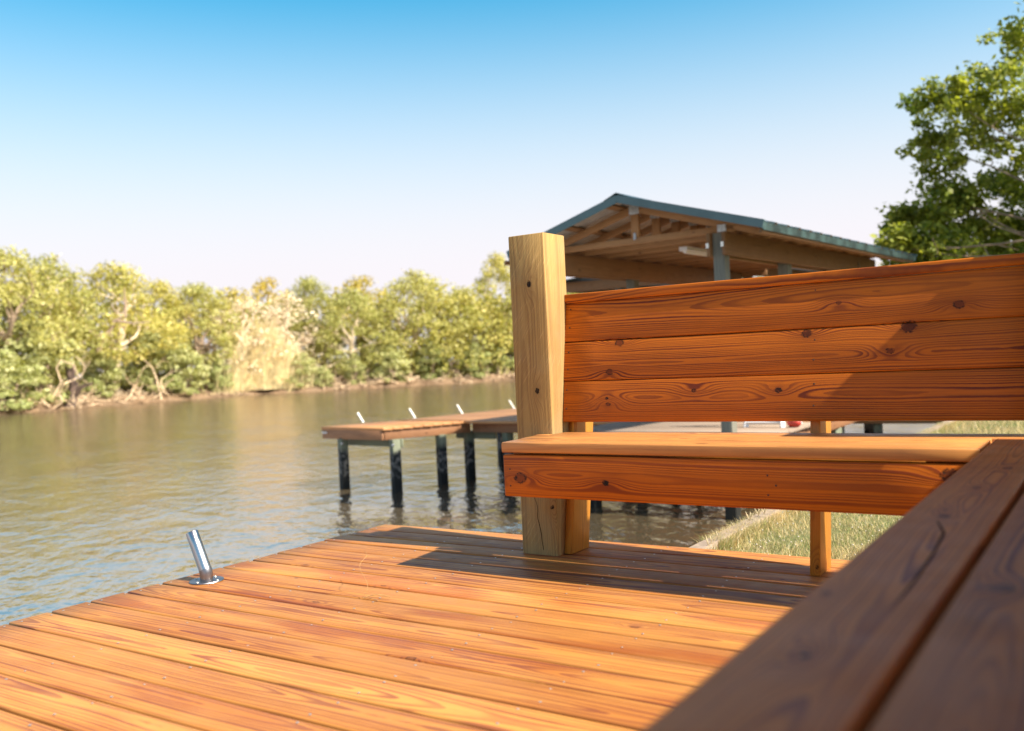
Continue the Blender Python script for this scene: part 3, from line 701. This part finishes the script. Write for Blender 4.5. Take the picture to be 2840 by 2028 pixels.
def leaves(name, quads, mat, parent=None):
    """quads: list of (centre, along, across) half vectors; pointed leaf of four corners"""
    vs = []; fs = []; at = []
    for (c, a, b) in quads:
        k = len(vs); vs += [tuple(c-a), tuple(c+b), tuple(c+a), tuple(c-b)]; fs.append((k, k+1, k+2, k+3))
        q = (rnd.random(), rnd.random(), 0.); at += [q]*4
    me = bpy.data.meshes.new(name); me.from_pydata(vs, [], fs); me.materials.append(mat)
    t = me.attributes.new('lv', 'FLOAT_VECTOR', 'POINT'); t.data.foreach_set('vector', [x for q in at for x in q])
    me.update()
    o = bpy.data.objects.new(name, me); COL.objects.link(o); o.parent = parent; return o
def rv(s=1.): return V((rnd.gauss(0, s), rnd.gauss(0, s), rnd.gauss(0, s)))
def limb(path_start, end, r0, r1, n=6, wob=.12, sides=6):
    a, b = V(path_start), V(end); L = (b-a).length; pts = []
    o = rnd.random()*50
    for i in range(n+1):
        t = i/n; p = a.lerp(b, t)+V((mnoise.noise(V((t*2, o, 0))), mnoise.noise(V((t*2, o, 5))), mnoise.noise(V((t*2, o, 9)))*.6))*L*wob*math.sin(math.pi*t)*2
        pts.append(p)
    return tubemesh(pts, [r0+(r1-r0)*i/n for i in range(n+1)], sides)
def crown_quads(cl, n_each, sz, flat=.55, up=.5):
    out = []
    for (c, r) in cl:
        for _ in range(int(n_each*(r*r))):
            d = rv().normalized(); rr = r*(rnd.random()**.42)
            p = c+V((d.x, d.y, d.z*flat))*rr
            nrm = (d+V((0, 0, up))+rv(.55)).normalized(); a = nrm.orthogonal().normalized(); b = nrm.cross(a); t = rnd.uniform(0, 6.28)
            a, b = a*math.cos(t)+b*math.sin(t), b*math.cos(t)-a*math.sin(t); s = sz*rnd.uniform(.6, 1.35)
            out.append((p, a*s, b*s*.62))
    return out
def make_tree(name, label, cat, H, Rr, mat, bark, nclump=34, dens=120, sz=.12, group=None, low=.25, limbs=9, clump=(.75, 1.25), bare=0):
    t = empty(name, (0, 0, 0), label, cat, group)
    cl = []
    for i in range(nclump):
        f = (i+.5)/nclump; ph = i*2.4+rnd.uniform(-.4, .4)
        h = low+(1-low)*f; prof = math.sin(math.pi*min(1, (h-low)/(1-low)*.82+.2))**.6
        rad = Rr*prof*math.sqrt(rnd.uniform(.25, 1.))
        cl.append((V((rad*math.cos(ph), rad*math.sin(ph), H*h*.93+rnd.uniform(-.3, .3))), rnd.uniform(*clump)*H/8))
    vs, fs = limb((0, 0, -.4), (rnd.uniform(-.5, .5), rnd.uniform(-.5, .5), H*.45), H*.04, H*.022, 6, .10, 8)
    fork = V((0, 0, H*.22))
    for i in range(limbs):
        c, r = cl[rnd.randrange(len(cl))]
        v2, f2 = limb(fork+V((0, 0, rnd.uniform(0, H*.2))), c+V((0, 0, r*.2)), H*.016, H*.004, 7, .18, 5); b = len(vs); vs += v2; fs += [tuple(b+k for k in f) for f in f2]
        for _ in range(2+bare):
            q = V(v2[5*rnd.randrange(3, 7)]); e = q+V((rnd.uniform(-1, 1), rnd.uniform(-1, 1), rnd.uniform(-.1, 1)))*H*.13
            v3, f3 = limb(q, e, H*.006, H*.002, 4, .2, 4); b = len(vs); vs += v3; fs += [tuple(b+k for k in f) for f in f3]
    o = mk('trunk', vs, fs, bark); o.parent = t
    leaves('crown', crown_quads(cl, dens, sz), mat, t)
    return t
M['bark'] = simple('grey_bark', (.30, .22, .15), .9, 0., 6, .35, .2)
M['barkp'] = simple('pale_bark', (.72, .58, .40), .9, 0., 6, .25, .2)
M['lf_y'] = leafmat('leaf_yellow_green', (.52, .46, .11), (.36, .35, .085), (.70, .59, .21))  # far-bank leaf colours are lifted, the haze is put into them
M['lf_g'] = leafmat('leaf_mid_green', (.36, .36, .10), (.47, .44, .13), (.62, .56, .24))
M['lf_p'] = leafmat('leaf_pale_green', (.42, .43, .17), (.33, .37, .13), (.60, .57, .31))
M['lf_o'] = leafmat('leaf_golden', (.56, .43, .08), (.46, .40, .09), (.66, .50, .13))
M['lf_n'] = leafmat('leaf_near', (.13, .20, .028), (.27, .31, .04), (.52, .52, .11), .45)
M['lf_d'] = leafmat('dry_twigs', (.78, .64, .44), (.64, .52, .34), (.85, .74, .55), .2)

rnd.seed(11)
protos = {}
def proto(kind):
    if kind in protos: return None
    if kind == 'oak_y': return make_tree('tree', '', '', 8, 3.1, M['lf_y'], M['barkp'], 44, 150, .10)
    if kind == 'oak_g': return make_tree('tree', '', '', 8, 3.2, M['lf_g'], M['bark'], 48, 160, .10)
    if kind == 'oak_g2': return make_tree('tree', '', '', 8, 3.6, M['lf_g'], M['barkp'], 56, 150, .10, low=.12)
    if kind == 'gold': return make_tree('tree', '', '', 8, 2.6, M['lf_o'], M['barkp'], 26, 90, .13, low=.45)
    if kind == 'bush': return make_tree('bush', '', '', 3, 1.35, M['lf_p'], M['bark'], 26, 420, .095, low=.05, clump=(1.2, 1.8))
    if kind == 'bare': return make_tree('tree', '', '', 6, 2.5, M['lf_d'], M['barkp'], 46, 60, .09, low=.1, limbs=30, bare=4)
BUSH = {'bush'}
wl = [(0, 1150), (100, 1142), (300, 1125), (500, 1110), (700, 1095), (900, 1085), (1150, 1070), (1425, 1055), (1700, 1038)]
def shore(px):
    for (a, b), (c, d) in zip(wl, wl[1:]):
        if px <= c: y = b+(d-b)*(px-a)/(c-a); break
    else: y = 1038-.0475*(px-1700)
    return onz(px, y, ZW)
def plant(kind, px, topy, back, wmul, name, label, cat, group=None, zr=0.):
    """stand one plant on the far bank: back = metres behind the waterline"""
    p = shore(px); d = V((p.x, p.y, 0)).normalized(); p = p+d*(back+.5); p.z = ZW+min(1.2, .35+.12*back)+zr
    dist = (p-EYE).dot(FW); hz = 998-.0475*(px-1420); H = (EYE.z-p.z)+(hz-topy)/2573.4*dist
    first = kind not in protos
    if first: protos[kind] = proto(kind); o = protos[kind]
    else: o = copy_tree(protos[kind])
    base = 3. if kind in BUSH else 6. if kind == 'bare' else 8.
    k = H/base*1.02; o.name = name; o.location = p; o.scale = (k*wmul, k*wmul, k); o.rotation_euler = (0, 0, rnd.uniform(0, 6.28))
    tag(o, label, cat, group); o['label'] = label; o['category'] = cat
    if group: o['group'] = group
    elif 'group' in o: del o['group']
    return o
GT = 'trees on the far bank'
plant('oak_g', 25, 697, 3.5, 1.05, 'oak_tree', 'tall green oak at the left edge of the photo', 'tree', GT)
plant('oak_g2', 150, 712, 4.5, .95, 'oak_tree', 'bushy green oak second from the left on the far bank', 'tree', GT)
plant('oak_y', 335, 728, 2.5, 1.15, 'oak_tree', 'yellow green oak with pale twisting branches left of centre on the far bank', 'tree', GT)
plant('oak_y', 455, 775, 5, .85, 'oak_tree', 'slender yellow green oak just right of the one with twisting pale branches', 'tree', GT)
plant('oak_g', 560, 790, 3.5, 1.0, 'oak_tree', 'mid green oak left of the pale bare trees on the far bank', 'tree', GT)
plant('gold', 752, 768, 12, .85, 'round_tree', 'small round golden tree standing above the skyline behind the bare trees', 'tree', GT)
plant('gold', 660, 796, 10, 1.1, 'round_tree', 'low golden green crown behind the pale bare trees', 'tree', GT)
plant('bare', 690, 812, 2.0, 1.2, 'bare_tree', 'pale bare branched tree above the reeds on the far bank', 'tree', GT)
plant('bare', 800, 800, 3.2, 1.1, 'bare_tree', 'pale bare branched tree right of the reeds on the far bank', 'tree', GT)
plant('oak_g', 872, 772, 8, .8, 'oak_tree', 'green oak crown rising behind the right hand bare tree', 'tree', GT)
plant('oak_g2', 985, 800, 3.0, 1.12, 'oak_tree', 'wide green oak overhanging the bank right of the bare trees', 'tree', GT)
plant('gold', 1010, 764, 11, 1.1, 'round_tree', 'golden topped tree showing above the wide green oak', 'tree', GT)
plant('oak_g2', 1165, 752, 3.4, 1.18, 'oak_tree', 'largest wide green oak in the middle of the far bank', 'tree', GT)
plant('oak_g', 1290, 800, 4.5, .9, 'oak_tree', 'green oak on the far bank right of the largest one', 'tree', GT)
plant('oak_y', 1392, 700, 6, .62, 'poplar_tree', 'tall slim pale tree on the far bank touching the bench post', 'tree', GT)
plant('oak_y', 1450, 800, 3, 1.0, 'oak_tree', 'pale oak on the far bank behind the bench post', 'tree', GT)
plant('oak_g', 1590, 800, 3, 1.0, 'oak_tree', 'pale green tree on the far bank seen right of the bench post below the boathouse', 'tree', GT)
GB = 'bushes at the far waterline'
plant('bush', 15, 985, .3, 1.5, 'bush', 'light green bush at the waterline at the left edge of the photo', 'bush', GB)
plant('bush', 95, 900, 2.5, 1.2, 'bush', 'green bush behind the leftmost waterline bush', 'bush', GB)
plant('bush', 285, 975, 1.6, 1.0, 'bush', 'low green bush behind the dead branches left of the round bush', 'bush', GB)
plant('bush', 520, 965, .5, 1.15, 'bush', 'round bright green bush at the waterline left of the reeds', 'bush', GB)
plant('bush', 610, 1000, .9, .95, 'bush', 'small dark green bush between the round bush and the reeds', 'bush', GB)
plant('bush', 845, 985, .6, 1.2, 'bush', 'pale green bush at the waterline right of the reeds', 'bush', GB)
plant('bush', 900, 1020, .2, 1.2, 'bush', 'low pale green bush hanging over the water right of the reeds', 'bush', GB)
plant('bush', 985, 985, .8, .9, 'bush', 'small green bush on the bank under the wide oak', 'bush', GB)
plant('bush', 1090, 960, .7, 1.2, 'bush', 'green bush drooping to the bank under the largest oak', 'bush', GB)
plant('bush', 1195, 950, 1.6, 1.2, 'bush', 'green bush right of the drooping one under the largest oak', 'bush', GB)
plant('bush', 1320, 960, 1.0, 1.2, 'bush', 'pale green bush on the bank left of the bench post', 'bush', GB)
plant('bush', 1405, 940, 2.5, 1.2, 'bush', 'green bush partly hidden by the bench post', 'bush', GB)
plant('bush', 440, 930, 2.6, 1.2, 'bush', 'yellowish bush behind the dead branches left of the round bright bush', 'bush', GB)
# trees that fill the wood behind: one mass
wood_root = None
def wood_mass():
    vs = []; at = []; fs = []
    cl = []
    for px in range(-160, 1750, 42):
        p = shore(max(0, px)) if px >= 0 else V((-56, 22, 0))+V((0, px*.1, 0))
        d = V((p.x, p.y, 0)).normalized(); base = p+d*rnd.uniform(7, 11)
        dist = (base-EYE).dot(FW); hz = 998-.0475*(px-1420)
        topy = 815+35*mnoise.noise(V((px*.008, 0, 0)))-(55 if px < 250 else 0)
        H = EYE.z+(hz-topy)/2573.4*dist
        for k in range(9): cl.append((base+V((rnd.uniform(-1.3, 1.3), rnd.uniform(-1.3, 1.3), -base.z+ZW+1+(H-ZW-1.6)*(k+.5)/9)), rnd.uniform(1.1, 1.7)))
    for t in [9+i*.16 for i in range(30)]:
        base = bank_at(t); d = V((base.x, base.y, 0)).normalized(); base += d*2.5; H = rnd.uniform(6.2, 8.4)
        for k in range(8): cl.append((base+V((rnd.uniform(-1.5, 1.5), rnd.uniform(-1.5, 1.5), ZW+.6+(H)*(k+.5)/8)), rnd.uniform(1.2, 1.8)))
    q = crown_quads(cl, 42, .17)
    o = leaves('woodland', q, M['lf_y']); tag(o, kind='stuff'); return o
wo_ = wood_mass(); tag(wo_, 'yellow green wood filling the skyline behind the trees of the far bank', 'woodland')

# reeds
rnd.seed(31)
def reeds(px0, px1, topy, back, mat, n):
    vs = []; fs = []
    for i in range(n):
        px = rnd.gauss((px0+px1)/2, (px1-px0)/4.2); p = shore(px); d = V((p.x, p.y, 0)).normalized(); p += d*(back+rnd.uniform(0, 1.6)); p.z = ZW+.35
        dist = (p-EYE).dot(FW); hz = 998-.0475*(px-1420); H = EYE.z-p.z+(hz-topy-(rnd.random()**.7)*190-abs(px-745)*.9)/2573.4*dist
        b = V((rnd.gauss(0, .34), rnd.gauss(0, .34), 0)); wd = V((RT.x, RT.y, 0))*rnd.uniform(.012, .03)
        pts = [p, p+b*.3+Z*H*.5, p+b+Z*H*.85, p+b*2+V((rnd.gauss(0, .1), 0, 0))+Z*H]
        for k in range(3):
            j = len(vs); w0 = 1-.25*k; vs += [pts[k]-wd*w0, pts[k]+wd*w0, pts[k+1]+wd*(w0-.25), pts[k+1]-wd*(w0-.25)]; fs.append((j, j+1, j+2, j+3))
    return mk('reeds', vs, fs, mat, smooth=False)
M['reed'] = simple('reed_stems', (.76, .62, .32), .85, 0., 1.6, .3)
tag(reeds(640, 860, 860, .1, M['reed'], 3400), 'tall straw coloured reeds at the waterline below the bare trees', 'reeds', kind='stuff')

# dead branches, roots and driftwood along the bank
vs = []; fs = []
rnd.seed(41)
for px in list(range(-20, 430, 5))+list(range(430, 860, 22))+list(range(900, 1440, 5)):
    p = shore(max(0, px)); d = V((p.x, p.y, 0)).normalized(); p = p+d*rnd.uniform(-.2, 2.2)+V((0, rnd.uniform(-.4, .4), 0)); p.z = ZW+rnd.uniform(.0, .5)
    L0 = rnd.uniform(.5, 2.1); a = rnd.uniform(0, 6.28); tall = rnd.random() < .3 and 60 < px < 500
    e = p+V((math.cos(a)*L0, math.sin(a)*L0, rnd.uniform(-.1, .5)*L0 if not tall else L0*1.3))
    v2, f2 = limb(p, e, rnd.uniform(.03, .085), .015, 6, .22, 5); b = len(vs); vs += v2; fs += [tuple(b+k for k in f) for f in f2]
    for _ in range(2):
        q = V(v2[5*rnd.randrange(2, 6)]); v3, f3 = limb(q, q+V((rnd.uniform(-.7, .7), rnd.uniform(-.7, .7), rnd.uniform(-.1, .8))), .03, .008, 4, .2, 4); b = len(vs); vs += v3; fs += [tuple(b+k for k in f) for f in f3]
M['drift'] = simple('driftwood', (.55, .41, .26), .9, 0., 3, .4, .2)
tag(mk('driftwood', vs, fs, M['drift']), 'tangle of dead branches and roots along the far waterline', 'driftwood', kind='stuff')

def snag(pts, back, r0, r1, mat, label, extra=()):
    def at_(x, y):
        b = shore(pts[0][0]); d = V((b.x, b.y, 0)).normalized(); b = b+d*back; dep = (b-EYE).dot(FW); return EYE+ray(x, y)*dep
    base = at_(*pts[0]); t = empty('dead_tree', base, label, 'dead tree', 'dead trees leaning on the far bank'); vs = []; fs = []
    for k, ln_ in enumerate((pts,)+tuple(extra)):
        P_ = [at_(*q)+V((rnd.uniform(-.1, .1), rnd.uniform(-.2, .2), 0)) for q in ln_]; n = len(P_)
        v2, f2 = tubemesh(P_, [(r0+(r1-r0)*i/(n-1))*(1 if k == 0 else .5) for i in range(n)], 7); b = len(vs); vs += v2; fs += [tuple(b+q for q in f) for f in f2]
    mk('trunk', vs, fs, mat, t)
M['darkbark'] = simple('dark_bark', (.085, .055, .04), .95, 0., 3, .4)
snag([(188, 1142), (195, 1105), (200, 1065), (192, 1030), (178, 1005)], .2, .42, .12, M['darkbark'], 'thick dark leaning trunk at the waterline left of the pale dead branches', ([(200, 1095), (225, 1075), (258, 1062)], [(192, 1035), (205, 1015), (210, 1060)]))
snag([(448, 1118), (446, 1085), (438, 1050), (428, 1020), (400, 990), (372, 978)], .2, .08, .03, M['drift'], 'pale crooked dead tree left of the round bright green bush', ([(446, 1085), (465, 1060), (478, 1050)], [(428, 1020), (445, 1000), (470, 1005)], [(446, 1070), (430, 1060)]))
snag([(150, 1110), (165, 1060), (160, 1020), (172, 1000), (205, 1010), (212, 1045)], .0, .07, .03, M['drift'], 'pale arching dead branch above the thick dark trunk', ([(212, 990), (235, 1005), (238, 1030)],))
snag([(278, 975), (283, 935), (305, 915), (325, 890), (345, 880)], .2, .22, .08, M['bark'], 'grey brown limb reaching up in front of the yellow green oak', ([(325, 890), (360, 897), (410, 893)], [(345, 880), (340, 840), (350, 800)]))

# the near oak at the right edge: trunk on the lawn outside the picture, crown reaching in
rnd.seed(51)
tn = empty('oak_tree', (1.25, 16.2, -.2), 'large dark green leafed tree at the right edge above the bench backrest', 'tree')
TB = V((1.25, 16.2, 0)); Zt = 15.6
cl = []
def pxp(x, y, dep): d = ray(x, y); return EYE+d*dep
# bough tips: picture-plane outline turned into places at their own depths
rows = [(2830, 90, .28), (2790, 150, .35), (2740, 205, .35), (2810, 230, .45), (2690, 275, .33), (2640, 225, .15), (2600, 290, .26), (2530, 295, .17), (2575, 262, .18), (2580, 350, .3), (2650, 340, .4), (2730, 310, .45), (2790, 330, .5),
        (2545, 435, .22), (2600, 400, .2), (2700, 400, .35), (2800, 420, .5), (2560, 395, .18), (2620, 480, .22), (2640, 450, .16), (2760, 500, .3), (2820, 520, .45), (2640, 560, .28), (2600, 530, .2), (2580, 590, .22),
        (2600, 640, .35), (2530, 600, .2), (2495, 605, .16), (2480, 640, .14), (2520, 660, .3), (2560, 700, .35), (2490, 700, .2), (2640, 700, .4), (2700, 620, .35), (2740, 700, .45), (2700, 560, .2), (2800, 620, .5), (2820, 710, .5),
        (2900, 200, .7), (2930, 350, .8), (2950, 500, .9), (2900, 640, .8), (3000, 100, .9), (3050, 300, 1.0), (3050, 600, 1.), (2900, 760, .6), (2500, 735, .2), (2600, 760, .3), (2720, 770, .4), (2470, 690, .08), (2660, 740, .3)]
for (x, y, r) in rows:
    d = Zt+rnd.uniform(-1., 1.1); c = pxp(x, y, d)
    n = max(3, int(r*(25 if y < 540 else 50)))
    for _ in range(n):
        q = rv(.42)*r*1.25; cl.append((c+V((q.x, q.y*1.3, q.z*.9)), rnd.uniform(.15, .25)))
# the crown behind the picture edge, as round as the rest
for _ in range(170):
    a = rnd.uniform(0, 6.28); rr = math.sqrt(rnd.random())*3.3; zz = rnd.uniform(1.6, 7.8)
    c = TB+V((rr*math.cos(a)+.6, rr*math.sin(a), zz)); dd = c-EYE; dpt = dd.dot(FW); px = 1420+2573.4*dd.dot(RT)/dpt
    if px > 2860: cl.append((c, rnd.uniform(.3, .5)))
quads = []
for (c, r) in cl:
    for _ in range(int(46 if r <= .25 else 130)):
        d = rv().normalized(); p = c+V((d.x, d.y, d.z*.8))*r*(rnd.random()**.5)
        nrm = (V((.5, -.3, .9))+rv(.7)).normalized(); a = nrm.orthogonal().normalized(); b = nrm.cross(a); t = rnd.uniform(0, 6.28)
        a, b = a*math.cos(t)+b*math.sin(t), b*math.cos(t)-a*math.sin(t); s = rnd.uniform(.038, .072)
        quads.append((p-tn.location, a*s, b*s*.62))
leaves('crown', quads, M['lf_n'], tn)
vs, fs = limb(TB+V((0, 0, -.5)), TB+V((.1, 0, 2.2)), .26, .19, 6, .05, 12)
for i in range(16):
    c, r = cl[rnd.randrange(len(cl)-170)] if i < 12 else cl[-1-i]
    v2, f2 = limb(TB+V((.05, 0, rnd.uniform(1.3, 2.4))), c, .035, .006, 9, .12, 6); b = len(vs); vs += v2; fs += [tuple(b+k for k in f) for f in f2]
    for _ in range(4):
        q = V(v2[6*rnd.randrange(4, 9)]); v3, f3 = limb(q, q+rv(.22), .014, .004, 4, .2, 4); b = len(vs); vs += v3; fs += [tuple(b+k for k in f) for f in f3]
o = mk('trunk', [V(v)-tn.location for v in vs], fs, M['bark']); o.parent = tn

# ------------------------------------------------------------------ grass
rnd.seed(61)
def grassmat():
    g = N('grass_blades'); a = g.attr('lv'); r1, r2, r3 = g.sep(a)[:3]; p = g.geo()
    n = g.noise(p, 1.3, 3, .6)
    col = g.mix(g.ss(g.mt('ADD', n, g.mt('MULTIPLY', g.mt('SUBTRACT', r1, .5), .4)), .34, .55), (.24, .28, .08), (.70, .54, .26))
    col = g.mix(g.ss(r2, .75, 1.), col, (.70, .62, .42))
    g.fin(col, .7, 0., .25)
    tr = g.n('BsdfTranslucent'); g.set(tr.inputs[0], col); ms = g.n('MixShader'); ms.inputs[0].default_value = .3
    g.t.links.new(g.b.outputs[0], ms.inputs[1]); g.t.links.new(tr.outputs[0], ms.inputs[2]); g.t.links.new(ms.outputs[0], g.out.inputs[0]); return g.m
vs = []; fs = []; at = []
def blade(x, y, h, wd):
    z = lawn_z(x, y)-.004; a = rnd.uniform(0, 6.28); q = V((math.cos(a), math.sin(a), 0))*wd; l = V((rnd.gauss(0, .45), rnd.gauss(0, .45), 0))*h
    p = V((x, y, z)); k = len(vs); vs.extend([tuple(p-q), tuple(p+q), tuple(p+l*.4+Z*h*.6+q*.7), tuple(p+l*.4+Z*h*.6-q*.7), tuple(p+l+Z*h)])
    fs.extend([(k, k+1, k+2, k+3), (k+3, k+2, k+4)]); c = (rnd.random(), rnd.random(), 0.); at.extend([c]*5)
for _ in range(95000):
    y = 3.45+(rnd.random()**1.4)*5.5; x = -1.71+rnd.random()*2.3
    cl_ = mnoise.noise(V((x*4, y*4, 2)))
    if cl_ < -.25 and rnd.random() < .6: continue
    blade(x, y, rnd.uniform(.012, .034)*(1+.5*cl_), rnd.uniform(.0009, .0018))
for _ in range(16000):
    y = 9+rnd.random()*12; x = -1.62+rnd.random()*4; blade(x, y, rnd.uniform(.04, .10), rnd.uniform(.002, .004))
for _ in range(20000):
    y = 4.3+rnd.random()**1.6*8; blade(-1.785+rnd.random()*.12, y, rnd.uniform(.03, .075), .0014)
for _ in range(2500):
    y = 3.5+rnd.random()*8; blade(-1.72+abs(rnd.gauss(0, .06)), y, rnd.uniform(.03, .08), .0018)
me = bpy.data.meshes.new('grass'); me.from_pydata(vs, [], fs); me.materials.append(grassmat())
t = me.attributes.new('lv', 'FLOAT_VECTOR', 'POINT'); t.data.foreach_set('vector', [x for q in at for x in q])
o = bpy.data.objects.new('grass', me); COL.objects.link(o); tag(o, 'dry and green lawn grass seen under the bench seat', 'grass', kind='stuff')
# small white flower heads in the lawn
vs = []; fs = []
for _ in range(260):
    y = 3.6+(rnd.random()**1.2)*4; x = -1.66+abs(rnd.gauss(0, .7)); h = rnd.uniform(.035, .075); c = V((x, y, lawn_z(x, y)+h)); r = rnd.uniform(.0035, .006)
    k = len(vs); vs += [c+V(q)*r for q in ((1, 0, 0), (-1, 0, 0), (0, 1, 0), (0, -1, 0), (0, 0, 1), (0, 0, -1))]; fs += [(k+a, k+b, k+c_) for a, b, c_ in ((0, 2, 4), (2, 1, 4), (1, 3, 4), (3, 0, 4), (2, 0, 5), (1, 2, 5), (3, 1, 5), (0, 3, 5))]
tag(mk('clover_heads', vs, fs, simple('clover_head', (.50, .45, .34), .9)), 'tiny pale flower heads scattered through the lawn grass', 'flowers', kind='stuff')
# finger grass seed heads standing over the bulkhead
M['seed'] = simple('seed_head', (.62, .50, .30), .9)
def weed(px, py, pyb, label, fing=4):
    x = -1.70; d = ray(px, py); t = x/d.x; tip = EYE+d*t; base = V((x, tip.y+.02, -.20)); root = base; h = tip-base
    w_ = empty('weed', base, label, 'weed', 'seed heads at the bulkhead')
    hd = base+h*.78
    vs, fs = limb(base, hd, .0016, .0011, 5, .05, 5); mk('stem', vs, fs, M['seed'], w_)
    vs, fs = [], []
    for k in range(fing):
        a = 2*math.pi*k/fing+.4; e = hd+V((.022*math.cos(a), .022*math.sin(a), .035+.012*rnd.random()))
        v2, f2 = tubemesh([hd, hd.lerp(e, .5)+V((0, 0, -.002)), e], [.0010, .0026, .0016], 5); b = len(vs); vs += v2; fs += [tuple(b+q for q in f) for f in f2]
    mk('seed_head', vs, fs, M['seed'], w_)
for (px, py, lb) in ((1992, 1487, 'seed head stalk nearest the deck edge in front of the pale bulkhead end'), (1975, 1503, 'short seed head left of the tallest one at the deck edge'), (1965, 1508, 'lowest seed head peeping over the deck edge'),
                     (2078, 1435, 'lone thin seed head stalk above the middle of the bulkhead'), (2102, 1420, 'left of the pair of spread seed heads under the apron'),
                     (2118, 1417, 'right of the pair of spread seed heads under the apron'), (2166, 1412, 'seed head closest to the apron board above the grass')):
    weed(px, py, 0, lb, 3 if py > 1480 else 5)
